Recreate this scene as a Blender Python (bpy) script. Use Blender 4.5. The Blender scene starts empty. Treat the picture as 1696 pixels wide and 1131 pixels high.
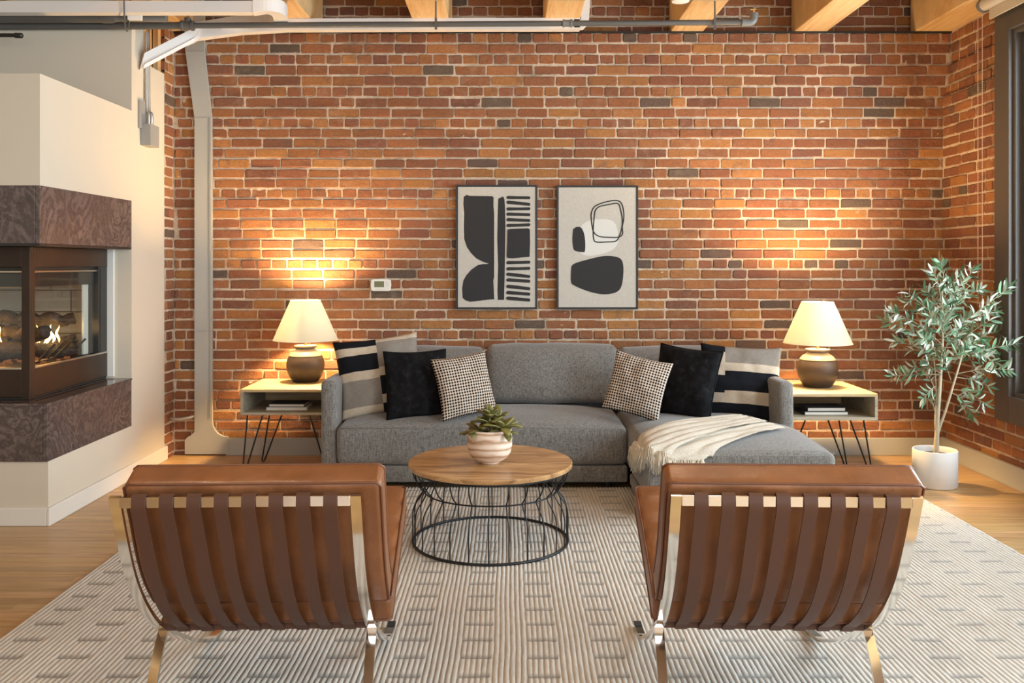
import bpy, bmesh, math, random
from mathutils import Vector, Matrix, noise
R = random.Random(7)
sc = bpy.context.scene
COL = sc.collection
rad = math.radians
PI = math.pi

# ------------------------------------------------------------------ camera
F = 1470.0; U0 = 845.0; V0 = 437.0; H = 1.264
cd = bpy.data.cameras.new('camera'); cam = bpy.data.objects.new('camera', cd); COL.objects.link(cam)
cam.location = (0, 0, H); cam.rotation_euler = (PI/2, 0, 0)
cd.sensor_width = 36; cd.lens = F/1696*36
cd.shift_x = (848-U0)/1696; cd.shift_y = -(565.5-V0)/1696
cd.clip_start = 0.02
sc.camera = cam
# ------------------------------------------------------------------ world, exposure, daylight
w = bpy.data.worlds.new('sky'); sc.world = w; w.use_nodes = True
bg = w.node_tree.nodes['Background']; bg.inputs[0].default_value = (.55, .70, 1, 1); bg.inputs[1].default_value = 0.35
sc.view_settings.view_transform = 'Standard'; sc.view_settings.look = 'None'
sc.view_settings.gamma = 1; sc.view_settings.use_curve_mapping = False
sc.view_settings.exposure = 1.35
sc.cycles.use_denoising = True
sc.cycles.max_bounces = 10; sc.cycles.diffuse_bounces = 5; sc.cycles.glossy_bounces = 4
sc.cycles.sample_clamp_indirect = 6

def area(name, loc, rot, sx, sy, power, color, spread=180):
    l = bpy.data.lights.new(name, 'AREA'); l.shape = 'RECTANGLE'; l.size = sx; l.size_y = sy
    l.energy = power; l.color = color; l.spread = rad(spread)
    o = bpy.data.objects.new(name, l); o.location = loc; o.rotation_euler = rot; COL.objects.link(o); return o
def point(name, loc, power, color, r=.03):
    l = bpy.data.lights.new(name, 'POINT'); l.energy = power; l.color = color; l.shadow_soft_size = r
    o = bpy.data.objects.new(name, l); o.location = loc; COL.objects.link(o); return o
def spot(name, loc, target, power, color, angle=60, blend=.8, r=.04):
    l = bpy.data.lights.new(name, 'SPOT'); l.energy = power; l.color = color
    l.spot_size = rad(angle); l.spot_blend = blend; l.shadow_soft_size = r
    o = bpy.data.objects.new(name, l); o.location = loc
    o.rotation_euler = (Vector(target)-Vector(loc)).to_track_quat('-Z', 'Y').to_euler(); COL.objects.link(o); return o
DAY = (.80, .90, 1.0)
WARM = (1.0, .60, .25)
area('daylight_window_near_tree', (3.22, 4.1, 1.55), (0, PI/2, 0), 2.2, 1.5, 74, DAY)
area('daylight_window_middle', (3.22, 1.3, 1.6), (0, PI/2, 0), 2.2, 1.9, 135, DAY)
area('daylight_window_back', (3.22, -1.4, 1.6), (0, PI/2, 0), 2.2, 1.9, 110, DAY)
area('fill_behind_camera', (.4, -2.92, 1.65), (PI/2, 0, 0), 3.8, 2.1, 36, (.93, .96, 1.0))  # added soft fill from the camera side, no known window there
area('ceiling_fill_near', (-1.2, 1.6, 2.76), (0, 0, 0), .6, .6, 8, (1, .76, .54))  # added warm fill under the ceiling, without a fixture
area('ceiling_fill_far', (.8, 3.4, 2.76), (0, 0, 0), .5, .5, 4, (1, .76, .54))  # second added warm fill, closer to the brick wall
LAMP_W = 1150.0

# ------------------------------------------------------------------ materials
def mat(name, color=(.5,.5,.5), rough=.6, metal=0, spec=None, bump=None, tree=None, emit=None, coat=0, sheen=0):
    m = bpy.data.materials.new(name); m.use_nodes = True
    nt = m.node_tree; p = nt.nodes['Principled BSDF']
    p.inputs['Base Color'].default_value = (*color, 1); p.inputs['Roughness'].default_value = rough
    p.inputs['Metallic'].default_value = metal
    if spec is not None: p.inputs['Specular IOR Level'].default_value = spec
    if coat: p.inputs['Coat Weight'].default_value = coat
    if sheen: p.inputs['Sheen Weight'].default_value = sheen
    if emit:
        p.inputs['Emission Color'].default_value = (*emit[0], 1); p.inputs['Emission Strength'].default_value = emit[1]
    g = G(nt, p)
    if tree: tree(g)
    if bump:
        sc_, st, dist = bump[:3]
        g.bump(g.noise(g.pos() if len(bump) < 4 else g.obj(), sc_, 4), st, dist)
    return m
class G:
    def __init__(s, nt, p): s.nt = nt; s.p = p; s.L = nt.links
    def n(s, t, **k):
        x = s.nt.nodes.new(t)
        for a, b in k.items(): setattr(x, a, b)
        return x
    def pos(s): return s.n('ShaderNodeNewGeometry').outputs['Position']
    def obj(s): return s.n('ShaderNodeTexCoord').outputs['Object']
    def uv(s): return s.n('ShaderNodeTexCoord').outputs['UV']
    def map(s, v, scale=(1,1,1), loc=(0,0,0), rot=(0,0,0)):
        m = s.n('ShaderNodeMapping'); s.L.new(v, m.inputs[0])
        m.inputs['Scale'].default_value = scale; m.inputs['Location'].default_value = loc; m.inputs['Rotation'].default_value = rot
        return m.outputs[0]
    def noise(s, v, scale, det=3, rough=.6, dist=0):
        x = s.n('ShaderNodeTexNoise'); s.L.new(v, x.inputs['Vector']); x.inputs['Scale'].default_value = scale
        x.inputs['Detail'].default_value = det; x.inputs['Roughness'].default_value = rough; x.inputs['Distortion'].default_value = dist
        return x.outputs[0]
    def ramp(s, f, stops, interp='LINEAR'):
        r = s.n('ShaderNodeValToRGB'); s.L.new(f, r.inputs[0]); e = r.color_ramp; e.interpolation = interp
        while len(e.elements) < len(stops): e.elements.new(.5)
        for el, (p, c) in zip(e.elements, stops):
            el.position = p; el.color = (*c, 1) if len(c) == 3 else c
        return r.outputs[0]
    def mix(s, f, a, b, mode='MIX'):
        m = s.n('ShaderNodeMix', data_type='RGBA', blend_type=mode)
        for sock, val in ((m.inputs[0], f), (m.inputs[6], a), (m.inputs[7], b)):
            if isinstance(val, (int, float)): sock.default_value = val
            elif isinstance(val, tuple): sock.default_value = (*val, 1)
            else: s.L.new(val, sock)
        return m.outputs[2]
    def math(s, op, a, b=0):
        m = s.n('ShaderNodeMath', operation=op)
        for i, val in enumerate((a, b)):
            if isinstance(val, (int, float)): m.inputs[i].default_value = val
            else: s.L.new(val, m.inputs[i])
        return m.outputs[0]
    def sep(s, v):
        x = s.n('ShaderNodeSeparateXYZ'); s.L.new(v, x.inputs[0]); return x.outputs
    def color(s, c): s.L.new(c, s.p.inputs['Base Color'])
    def rough(s, c): s.L.new(c, s.p.inputs['Roughness'])
    def bump(s, h, st, dist):
        b = s.n('ShaderNodeBump'); b.inputs['Strength'].default_value = st; b.inputs['Distance'].default_value = dist
        s.L.new(h, b.inputs['Height']); prev = s.p.inputs['Normal']
        if prev.is_linked: s.L.new(prev.links[0].from_socket, b.inputs['Normal'])
        s.L.new(b.outputs[0], prev)
    def tint(s):   # per-piece colour: mesh attribute times object colour
        a = s.n('ShaderNodeAttribute', attribute_name='bc'); o = s.n('ShaderNodeObjectInfo')
        return s.mix(1.0, a.outputs['Color'], o.outputs['Color'], 'MULTIPLY')

def t_brick(g):
    c = g.tint(); p = g.pos()
    n1 = g.noise(p, 9, 4); n2 = g.noise(p, 70, 3)
    c = g.mix(g.ramp(n1, [(.57, (0,0,0)), (.72, (.7,.7,.7))]), c, (.16, .098, .075))
    c = g.mix(.5, c, g.ramp(n2, [(.2, (.4,.4,.4)), (.8, (1,1,1))]), 'MULTIPLY')
    sm = g.math('MULTIPLY', g.ramp(g.noise(p, 14, 5, .7), [(.50, (0,0,0)), (.80, (1,1,1))]), g.ramp(g.noise(p, 2.2, 2), [(.45, (0,0,0)), (.6, (1,1,1))]))
    c = g.mix(g.math('MULTIPLY', sm, .30), c, (.58, .42, .30))
    pit = g.ramp(g.noise(p, 160, 2), [(.66, (0,0,0)), (.72, (1,1,1))])
    c = g.mix(g.math('MULTIPLY', pit, .7), c, (.05, .03, .02))
    g.color(c)
    g.bump(g.noise(p, 45, 5, .7), .9, .008)
def t_mortar(g):
    p = g.pos()
    c = g.ramp(g.noise(p, 5, 5, .65), [(.28, (.32,.23,.165)), (.45, (.56,.43,.31)), (.7, (.74,.61,.47))])
    c = g.mix(g.ramp(g.noise(p, 40, 3), [(.5, (0,0,0)), (.75, (.6,.6,.6))]), c, (.22, .15, .10))
    g.color(c); g.bump(g.noise(p, 90, 4), .8, .008)
def wood(a, b, dark, sx=1.2, sy=14, tint=False):
    def f(g):
        v = g.map(g.obj() if not tint else g.pos(), (sx, sy, sy))
        n = g.noise(v, 1.6, 5, .6, 1.2); n2 = g.noise(v, 9, 3)
        c = g.ramp(n, [(.25, dark), (.45, a), (.7, b)])
        c = g.mix(.35, c, g.ramp(n2, [(.3, (.55,.55,.55)), (.7, (1,1,1))]), 'MULTIPLY')
        if tint: c = g.mix(1.0, c, g.tint(), 'MULTIPLY')
        g.color(c); g.bump(n2, .15, .002)
    return f
M = {}
M['brick'] = mat('brick_clay', rough=.85, spec=.25, tree=t_brick)
M['mortar'] = mat('mortar', rough=.95, spec=.1, tree=t_mortar)
M['drywall'] = mat('painted_drywall', (.64,.57,.46), .75, spec=.3, bump=(180, .12, .002))
M['base_white'] = mat('painted_baseboard', (.74,.70,.63), .5)
M['base_grey'] = mat('grey_painted_trim', (.40,.395,.36), .55, bump=(60, .08, .002))
M['floor'] = mat('oak_strip', rough=.33, spec=.5, tree=wood((.50,.31,.14), (.62,.42,.21), (.36,.20,.085), 1.5, 24, True))
M['floor_under'] = mat('floor_joint', (.10,.06,.03), .8)
M['pine'] = mat('pine_beam', rough=.6, tree=wood((.74,.46,.20), (.86,.60,.31), (.56,.30,.11), 14, 1.0))
M['deck'] = mat('ceiling_deck', rough=.8, tree=wood((.16,.09,.045), (.22,.13,.07), (.08,.045,.02)))
M['white_metal'] = mat('white_duct', (.78,.74,.70), .4, bump=(40, .05, .002))
M['pipe'] = mat('grey_pipe_paint', (.095,.09,.083), .45)
M['pipe_light'] = mat('grey_fitting', (.16,.16,.155), .45)
M['galv'] = mat('galvanised_conduit', (.5,.49,.46), .35, .8)
M['boxgrey'] = mat('grey_box_paint', (.30,.29,.27), .5)
M['brass'] = mat('brass', (.7,.5,.2), .3, 1)
M['black'] = mat('black_iron', (.016,.016,.018), .45, .4)
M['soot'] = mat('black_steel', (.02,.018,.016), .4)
M['bronze'] = mat('bronze_panel', (.060,.034,.020), .38, .3, tree=lambda g: g.color(g.ramp(g.noise(g.pos(), 6, 2), [(.3,(.030,.017,.011)),(.7,(.048,.026,.016))])))
M['steel'] = mat('brushed_steel', (.6,.57,.52), .3, 1)
M['chrome'] = mat('polished_chrome', (.84,.81,.76), .10, 1)
def t_granite(g):
    p = g.pos(); d = g.noise(p, 3.2, 4, .6)
    n = g.noise(p, 2.6, 5, .55, 1.4)
    sv = g.math('ADD', g.math('MULTIPLY', g.math('SINE', g.math('MULTIPLY', n, 70)), .5), .5)
    k = g.ramp(d, [(.3, (.25,.25,.25)), (.7, (1,1,1))])
    c = g.mix(g.math('MULTIPLY', g.ramp(sv, [(.25, (0,0,0)), (1, (1,1,1))]), k), (.080,.056,.049), (.165,.124,.108))
    c = g.mix(g.ramp(g.noise(p, 90, 3), [(.52, (0,0,0)), (.8, (.55,.55,.55))]), c, (.30, .25, .235))
    c = g.mix(g.ramp(g.noise(p, 45, 3), [(.5, (0,0,0)), (.75, (.6,.6,.6))]), c, (.03, .02, .02)); g.color(c)
M['granite'] = mat('polished_granite', rough=.25, spec=.5, tree=t_granite)
M['granite_top'] = mat('polished_granite_top', rough=.10, spec=.5, tree=t_granite)
M['firebrick'] = mat('firebrick', (.30,.275,.24), .9, bump=(50, .3, .004))
def t_fabric(c1, c2, s=210):
    def f(g):
        p = g.obj()
        a = g.noise(g.map(p, (1.0, 1.0, .12)), s, 3, .7); b = g.noise(g.map(p, (.15, 1.0, 1.0)), s*1.6, 3, .7)
        n = g.math('MULTIPLY', g.math('ADD', a, b), .5)
        g.color(g.ramp(n, [(.40, c1), (.60, c2)])); g.bump(n, .35, .002)
    return f
M['sofa'] = mat('grey_woven_upholstery', rough=.95, spec=.15, sheen=.25, tree=t_fabric((.095,.088,.080), (.255,.240,.222)))
M['velvet'] = mat('black_velvet', rough=.9, spec=.15, tree=lambda g: g.color(g.ramp(g.noise(g.obj(), 26, 5, .7), [(.45,(.005,.005,.006)),(.62,(.012,.012,.014)),(.8,(.05,.052,.058))])))
CREAM = (.58,.48,.37); BLK = (.012,.013,.017); GRY = (.27,.235,.20)
def t_stripe(left, right, split):
    def f(g):
        uvv = g.uv(); x, y, _ = g.sep(uvv)
        cl = g.ramp(y, left, 'CONSTANT'); cr = g.ramp(y, right, 'CONSTANT')
        c = g.mix(g.math('GREATER_THAN', x, split), cl, cr)
        h = g.noise(g.map(uvv, (6, 90, 1)), 3, 3)
        c = g.mix(.55, c, g.ramp(h, [(.35, (.5,.5,.5)), (.62, (1,1,1))]), 'MULTIPLY'); g.color(c)
        g.bump(g.noise(g.map(uvv, (60, 160, 1)), 2, 2), .4, .003)
    return f
M['stripe_a'] = mat('patchwork_weave_left', rough=.95, spec=.1, tree=t_stripe(
    [(0, CREAM), (.12, GRY), (.40, GRY), (.45, CREAM), (.56, BLK), (.77, CREAM), (.88, BLK)],
    [(0, BLK), (.13, CREAM), (.24, BLK), (.47, CREAM), (.58, GRY), (.92, CREAM)], .5))
M['stripe_b'] = mat('patchwork_weave_right', rough=.95, spec=.1, tree=t_stripe(
    [(0, BLK), (.2, CREAM), (.33, BLK), (.56, CREAM), (.68, CREAM), (.82, CREAM), (.88, BLK)],
    [(0, BLK), (.2, CREAM), (.36, BLK), (.62, CREAM), (.73, GRY)], .30))
def t_dots(g):
    x, y, _ = g.sep(g.uv()); n = 22
    sx = g.math('SINE', g.math('MULTIPLY', x, PI*2*n)); sy = g.math('SINE', g.math('MULTIPLY', y, PI*2*n))
    s = g.math('ADD', sx, sy)
    g.color(g.ramp(g.math('MULTIPLY', g.math('ADD', s, 2), .25), [(.0, (.56,.46,.37)), (.50, (.56,.46,.37)), (.56, (.015,.013,.014))]))
    g.bump(g.math('MULTIPLY', s, .25), .5, .003)
M['dots'] = mat('dotted_weave', rough=.95, spec=.1, tree=t_dots)
M['plain_back'] = mat('tan_pillow_back', (.42,.32,.23), .95, spec=.1, bump=(300, .3, .002))
def t_throw(g):
    n = g.noise(g.map(g.obj(), (1, 1, 1)), 240, 2); g.color(g.ramp(n, [(.35, (.50,.45,.37)), (.65, (.66,.61,.52))])); g.bump(n, .5, .002)
M['throw'] = mat('cream_cotton_throw', rough=.95, spec=.1, tree=t_throw)
M['fringe'] = mat('cream_fringe', (.60,.54,.44), .95, spec=.1)
def t_leather(g):
    p = g.obj()
    c = g.ramp(g.noise(p, 5, 4), [(.3, (.150,.055,.020)), (.6, (.225,.085,.030)), (.8, (.29,.118,.048))])
    g.color(c); g.bump(g.noise(p, 16, 4), .25, .012); g.bump(g.noise(p, 260, 2), .15, .002)
    g.rough(g.ramp(g.noise(p, 12, 3), [(.3, (.30,.30,.30)), (.7, (.46,.46,.46))]))
M['leather'] = mat('tan_leather', rough=.4, spec=.45, tree=t_leather)
M['piping'] = mat('dark_tan_piping', (.13,.045,.018), .4)
M['strap'] = mat('brown_saddle_strap', (.085,.036,.021), .5, spec=.35, bump=(220, .1, .002, 1))
M['rubber'] = mat('black_rubber_pad', (.02,.02,.02), .7)
def t_tabletop(g):
    v = g.map(g.obj(), (1.3, 9, 9)); n = g.noise(v, 2.2, 6, .62, 1.0)
    c = g.ramp(n, [(.28, (.15,.065,.022)), (.45, (.36,.19,.075)), (.6, (.53,.31,.135)), (.75, (.62,.40,.20))])
    g.color(c); g.bump(n, .1, .002)
M['mango'] = mat('mango_wood_top', rough=.38, spec=.45, coat=.15, tree=t_tabletop)
M['ply'] = mat('light_ply', rough=.5, tree=wood((.50,.36,.18), (.62,.47,.26), (.38,.25,.11), 1.5, 18))
M['ply_edge'] = mat('ply_grey_edge', rough=.6, tree=wood((.36,.31,.22), (.46,.40,.29), (.27,.22,.15), 1.5, 18))
def t_shade(g):
    nt = g.nt; out = nt.nodes['Material Output']
    d = g.n('ShaderNodeBsdfDiffuse'); t = g.n('ShaderNodeBsdfTranslucent'); mx = g.n('ShaderNodeMixShader')
    d.inputs[0].default_value = (.80,.78,.72,1); t.inputs[0].default_value = (.47,.49,.46,1); mx.inputs[0].default_value = .5
    g.L.new(d.outputs[0], mx.inputs[1]); g.L.new(t.outputs[0], mx.inputs[2]); g.L.new(mx.outputs[0], out.inputs[0])
M['shade'] = mat('linen_lampshade', tree=t_shade)
M['shade_trim'] = mat('lampshade_trim', (.80,.76,.66), .8)
M['bulb'] = mat('lit_bulb', (1,1,1), .4, emit=((1,.66,.30), LAMP_W))
def t_ceramic(g):
    z = g.sep(g.obj())[2]
    zz = g.math('ADD', z, g.math('MULTIPLY', g.noise(g.obj(), 30, 3), .012))
    c = g.ramp(g.math('MULTIPLY', zz, 4), [(.2, (.030,.022,.017)), (.55, (.055,.038,.027)), (.66, (.075,.052,.037)), (.70, (.135,.105,.08))])
    g.color(c); g.bump(g.noise(g.obj(), 60, 4), .25, .003)
M['ceramic'] = mat('dark_glazed_ceramic', rough=.45, spec=.4, tree=t_ceramic)
def t_swirl(g):
    wv = g.n('ShaderNodeTexWave'); g.L.new(g.map(g.obj(), (.25,.25,1)), wv.inputs['Vector']); wv.bands_direction = 'Z'
    wv.inputs['Scale'].default_value = 9; wv.inputs['Distortion'].default_value = 5; wv.inputs['Detail'].default_value = 3; wv.inputs['Detail Scale'].default_value = 2.5
    g.color(g.ramp(wv.outputs[1], [(.0, (.42,.26,.16)), (.25, (.62,.44,.31)), (.6, (.74,.58,.46)), (1, (.76,.64,.53))]))
M['swirl_pot'] = mat('swirled_stoneware', rough=.5, tree=t_swirl)
M['soil'] = mat('dark_soil', (.035,.022,.014), .95, bump=(60, .8, .01))
def t_succ(g):
    c = g.ramp(g.noise(g.obj(), 12, 2), [(.3,(.11,.10,.030)),(.6,(.20,.20,.055)),(.8,(.33,.33,.12))])
    g.color(g.mix(1, c, g.n('ShaderNodeObjectInfo').outputs['Color'], 'MULTIPLY'))
M['succulent'] = mat('succulent_leaf', rough=.4, tree=t_succ)
M['leaf'] = mat('olive_leaf', rough=.5, tree=lambda g: g.color(g.tint()))
M['bark'] = mat('pale_bark', (.42,.36,.25), .8, bump=(40, .6, .006, 1))
M['twig'] = mat('twig', (.27,.24,.15), .8)
M['white_pot'] = mat('white_planter', (.72,.73,.73), .45)
M['frame_black'] = mat('black_picture_frame', (.012,.011,.011), .4)
def t_canvas(g):
    a = g.noise(g.map(g.obj(), (1, 1, 12)), 40, 2); b = g.noise(g.map(g.obj(), (12, 1, 1)), 40, 2)
    n = g.math('MULTIPLY', g.math('ADD', a, b), .5); g.color(g.ramp(n, [(.35, (.47,.43,.37)), (.65, (.58,.54,.475))])); g.bump(n, .2, .001)
M['canvas'] = mat('linen_canvas', rough=.9, spec=.1, tree=t_canvas)
M['ink'] = mat('charcoal_print', (.040,.038,.038), .85, spec=.15)
M['pale_ink'] = mat('pale_print', (.66,.64,.59), .85, spec=.15)
M['plastic'] = mat('white_plastic', (.78,.76,.70), .4)
M['lcd'] = mat('olive_lcd', (.16,.17,.09), .25)
M['button'] = mat('grey_button', (.35,.34,.31), .5)
M['paper'] = mat('book_pages', (.72,.68,.60), .8, bump=(300, .2, .001))
M['book_dark'] = mat('dark_book_cover', (.045,.045,.05), .5)
M['book_light'] = mat('light_book_cover', (.66,.65,.62), .5)
M['window_paint'] = mat('dark_bronze_window_paint', (.085,.072,.062), .45)
M['shade_cloth'] = mat('roller_shade_cloth', (.50,.44,.36), .8, bump=(200, .2, .001))
M['log'] = mat('charred_log', (.10,.085,.075), .95, bump=(28, 1.0, .03), tree=lambda g: g.color(g.ramp(g.noise(g.obj(), 14, 4), [(.35,(.012,.010,.009)),(.6,(.05,.042,.038)),(.85,(.16,.135,.12))])))
M['ember'] = mat('ember_bed', (.05,.04,.04), .9, emit=((1,.25,.04), .08), bump=(60, 1, .02))
M['flame'] = mat('gas_flame', (0,0,0), 1, emit=((1,.42,.08), 9))
M['flame_core'] = mat('gas_flame_core', (0,0,0), 1, emit=((1,.75,.30), 16))
def t_glass(g):
    nt = g.nt; out = nt.nodes['Material Output']
    tr = g.n('ShaderNodeBsdfTransparent'); gl = g.n('ShaderNodeBsdfGlossy'); mx = g.n('ShaderNodeMixShader'); fr = g.n('ShaderNodeLayerWeight'); fr.inputs[0].default_value = .5
    gl.inputs['Roughness'].default_value = .02; tr.inputs[0].default_value = (.93,.95,.94,1); 
    f5 = g.math('ADD', g.math('MULTIPLY', g.math('POWER', fr.outputs['Facing'], 5), .7), .035)
    g.L.new(f5, mx.inputs[0]); g.L.new(tr.outputs[0], mx.inputs[1]); g.L.new(gl.outputs[0], mx.inputs[2]); g.L.new(mx.outputs[0], out.inputs[0])
M['glass'] = mat('clear_glass', tree=t_glass)
def t_rug(g):
    p = g.pos(); n = g.noise(p, 3.0, 3); f = g.noise(g.map(p, (90, 14, 90)), 1.5, 3)
    c = g.ramp(n, [(.3, (.57,.54,.495)), (.7, (.65,.62,.575))])
    c = g.mix(.5, c, g.ramp(f, [(.3, (.68,.66,.63)), (.62, (1,1,1))]), 'MULTIPLY')
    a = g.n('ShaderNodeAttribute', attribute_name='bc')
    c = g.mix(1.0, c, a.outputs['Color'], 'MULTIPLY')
    g.color(c); g.bump(g.noise(p, 420, 2), .5, .003)
M['rug'] = mat('cream_loop_pile', rough=1.0, spec=.05, tree=t_rug)
M['cord'] = mat('bead_chain', (.72,.55,.45), .5)
M['cream_wall'] = mat('cream_wall_paint', (.26,.17,.11), .8)

# ------------------------------------------------------------------ mesh helpers
def tag(o, label=None, cat=None, group=None, kind=None):
    if label: o['label'] = label
    if cat: o['category'] = cat
    if group: o['group'] = group
    if kind: o['kind'] = kind
    return o
def empty(name, loc=(0,0,0), label=None, cat=None, group=None, kind=None, rz=0):
    o = bpy.data.objects.new(name, None); o.location = loc; o.rotation_euler.z = rz; COL.objects.link(o); o.empty_display_size = .1
    return tag(o, label, cat, group, kind)
def PX(u, v, Y): return Vector(((u-U0)/F*Y, Y, H-(v-V0)/F*Y))

class MB:
    def __init__(s): s.v = []; s.f = []; s.uv = {}; s.mi = []; s.c = None
    def add(s, vs, fs, mi=0):
        b = len(s.v); s.v += [tuple(x) for x in vs]; s.f += [tuple(i+b for i in f) for f in fs]; s.mi += [mi]*len(fs); return b
    def box(s, x0, x1, y0, y1, z0, z1, bev=0, mi=0):
        if bev <= 0:
            vs = [(x,y,z) for z in (z0,z1) for y in (y0,y1) for x in (x0,x1)]
            s.add(vs, [(0,2,3,1),(4,5,7,6),(0,1,5,4),(2,6,7,3),(0,4,6,2),(1,3,7,5)], mi)
        else:
            bm = bmesh.new(); bmesh.ops.create_cube(bm, size=1)
            bmesh.ops.scale(bm, vec=(x1-x0, y1-y0, z1-z0), verts=bm.verts); bmesh.ops.translate(bm, vec=((x0+x1)/2, (y0+y1)/2, (z0+z1)/2), verts=bm.verts)
            bmesh.ops.bevel(bm, geom=bm.edges[:], offset=bev, segments=2, affect='EDGES', profile=.5)
            s.bm(bm, mi)
        return s
    def bm(s, bm, mi=0):
        bm.verts.index_update(); s.add([v.co[:] for v in bm.verts], [[v.index for v in f.verts] for f in bm.faces], mi); bm.free()
    def tube(s, pts, r, n=8, closed=False, cap=True, mi=0):
        pts = [Vector(p) for p in pts]; N = len(pts); rr = r if isinstance(r, (list, tuple)) else [r]*N
        prev = None; rings = []
        for i, p in enumerate(pts):
            if closed: t = pts[(i+1) % N]-pts[i-1]
            else: t = pts[min(i+1, N-1)]-pts[max(i-1, 0)]
            t.normalize()
            if prev is None:
                a = t.orthogonal().normalized()
            else:
                a = prev - t*prev.dot(t)
                a = a.normalized() if a.length > 1e-6 else t.orthogonal().normalized()
            prev = a; b = t.cross(a)
            rings.append([p+(a*math.cos(2*PI*k/n)+b*math.sin(2*PI*k/n))*rr[i] for k in range(n)])
        vs = [v for rg in rings for v in rg]; fs = []
        for i in range(N if closed else N-1):
            j = (i+1) % N
            for k in range(n):
                k2 = (k+1) % n; fs.append((i*n+k, i*n+k2, j*n+k2, j*n+k))
        if cap and not closed: fs += [tuple(range(n))[::-1], tuple((N-1)*n+k for k in range(n))]
        s.add(vs, fs, mi); return s
    def strip(s, pts, side, wd, th, closed=False, mi=0):   # flat bar swept along pts; wd along `side`, th along the normal
        pts = [Vector(p) for p in pts]; N = len(pts); side = Vector(side).normalized(); vs = []; fs = []
        for i, p in enumerate(pts):
            t = (pts[min(i+1, N-1)]-pts[max(i-1, 0)]).normalized(); n_ = t.cross(side).normalized()
            for a, b in ((-1,-1),(1,-1),(1,1),(-1,1)): vs.append(p+side*(a*wd/2)+n_*(b*th/2))
        for i in range(N-1):
            for k in range(4):
                k2 = (k+1) % 4; fs.append((i*4+k, i*4+k2, i*4+4+k2, i*4+4+k))
        fs += [(3,2,1,0), tuple((N-1)*4+k for k in range(4))]
        s.add(vs, fs, mi); return s
    def lathe(s, prof, n=40, c=(0,0,0), mi=0, cap=True):
        vs = []; fs = []; m = len(prof)
        for (r, z) in prof:
            for k in range(n): vs.append((c[0]+r*math.cos(2*PI*k/n), c[1]+r*math.sin(2*PI*k/n), c[2]+z))
        for i in range(m-1):
            for k in range(n):
                k2 = (k+1) % n; fs.append((i*n+k, i*n+k2, (i+1)*n+k2, (i+1)*n+k))
        if cap: fs += [tuple(range(n))[::-1], tuple((m-1)*n+k for k in range(n))]
        s.add(vs, fs, mi); return s
    def torus(s, R_, r, c, n=64, m=8):
        return s.tube([(c[0]+R_*math.cos(2*PI*k/n), c[1]+R_*math.sin(2*PI*k/n), c[2]) for k in range(n)], r, m, closed=True)
    def poly(s, pts, y0, y1, mi=0):   # outline in x,z extruded along y
        n = len(pts); vs = [(x, y0, z) for x, z in pts]+[(x, y1, z) for x, z in pts]
        fs = [tuple(range(n)), tuple(range(n, 2*n))[::-1]]+[(i, i+n, (i+1) % n+n, (i+1) % n) for i in range(n)]
        s.add(vs, fs, mi); return s
    def puff(s, x0, x1, y0, y1, z0, z1, r, n=(20,20,6), fn=None, mi=0):   # rounded box with fine faces, fn deforms
        cx, cy, cz = (x0+x1)/2, (y0+y1)/2, (z0+z1)/2; hx, hy, hz = (x1-x0)/2, (y1-y0)/2, (z1-z0)/2
        ids = {}; vs = []; fs = []
        def samp(k, N, h):
            # denser near the ends
            t = -1+2*k/N; return t
        def ax(N, h):
            e = min(r, h)/h; out = []
            m = max(3, N//4)
            for k in range(m): out.append(-1+e*(1-math.cos(PI/2*k/m)) )
            inner = N-2*m
            for k in range(inner+1): out.append(-1+e+(2-2*e)*k/inner)
            return out[:m+inner+1]+[-q for q in out[:m]][::-1]
        A = [ax(max(8, n[0]), hx), ax(max(8, n[1]), hy), ax(max(8, n[2]), hz)]
        NX, NY, NZ = len(A[0])-1, len(A[1])-1, len(A[2])-1
        def vid(i, j, k):
            key = (i, j, k)
            if key not in ids:
                p = Vector((A[0][i]*hx, A[1][j]*hy, A[2][k]*hz)); rr = (min(r, hx), min(r, hy), min(r, hz))
                q = Vector([max(-h+e, min(h-e, c)) for c, h, e in zip(p, (hx,hy,hz), rr)])
                d = p-q; L = math.sqrt(sum((c/e)**2 for c, e in zip(d, rr)))
                if L > 1: d = d/L
                p = q+d; p = Vector((p.x+cx, p.y+cy, p.z+cz))
                if fn: p = fn(p)
                ids[key] = len(vs); vs.append(p)
            return ids[key]
        for i in range(NX):
            for j in range(NY):
                fs.append((vid(i,j,0), vid(i,j+1,0), vid(i+1,j+1,0), vid(i+1,j,0)))
                fs.append((vid(i,j,NZ), vid(i+1,j,NZ), vid(i+1,j+1,NZ), vid(i,j+1,NZ)))
        for i in range(NX):
            for k in range(NZ):
                fs.append((vid(i,0,k), vid(i+1,0,k), vid(i+1,0,k+1), vid(i,0,k+1)))
                fs.append((vid(i,NY,k), vid(i,NY,k+1), vid(i+1,NY,k+1), vid(i+1,NY,k)))
        for j in range(NY):
            for k in range(NZ):
                fs.append((vid(0,j,k), vid(0,j,k+1), vid(0,j+1,k+1), vid(0,j+1,k)))
                fs.append((vid(NX,j,k), vid(NX,j+1,k), vid(NX,j+1,k+1), vid(NX,j,k+1)))
        s.add(vs, fs, mi); return s
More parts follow.
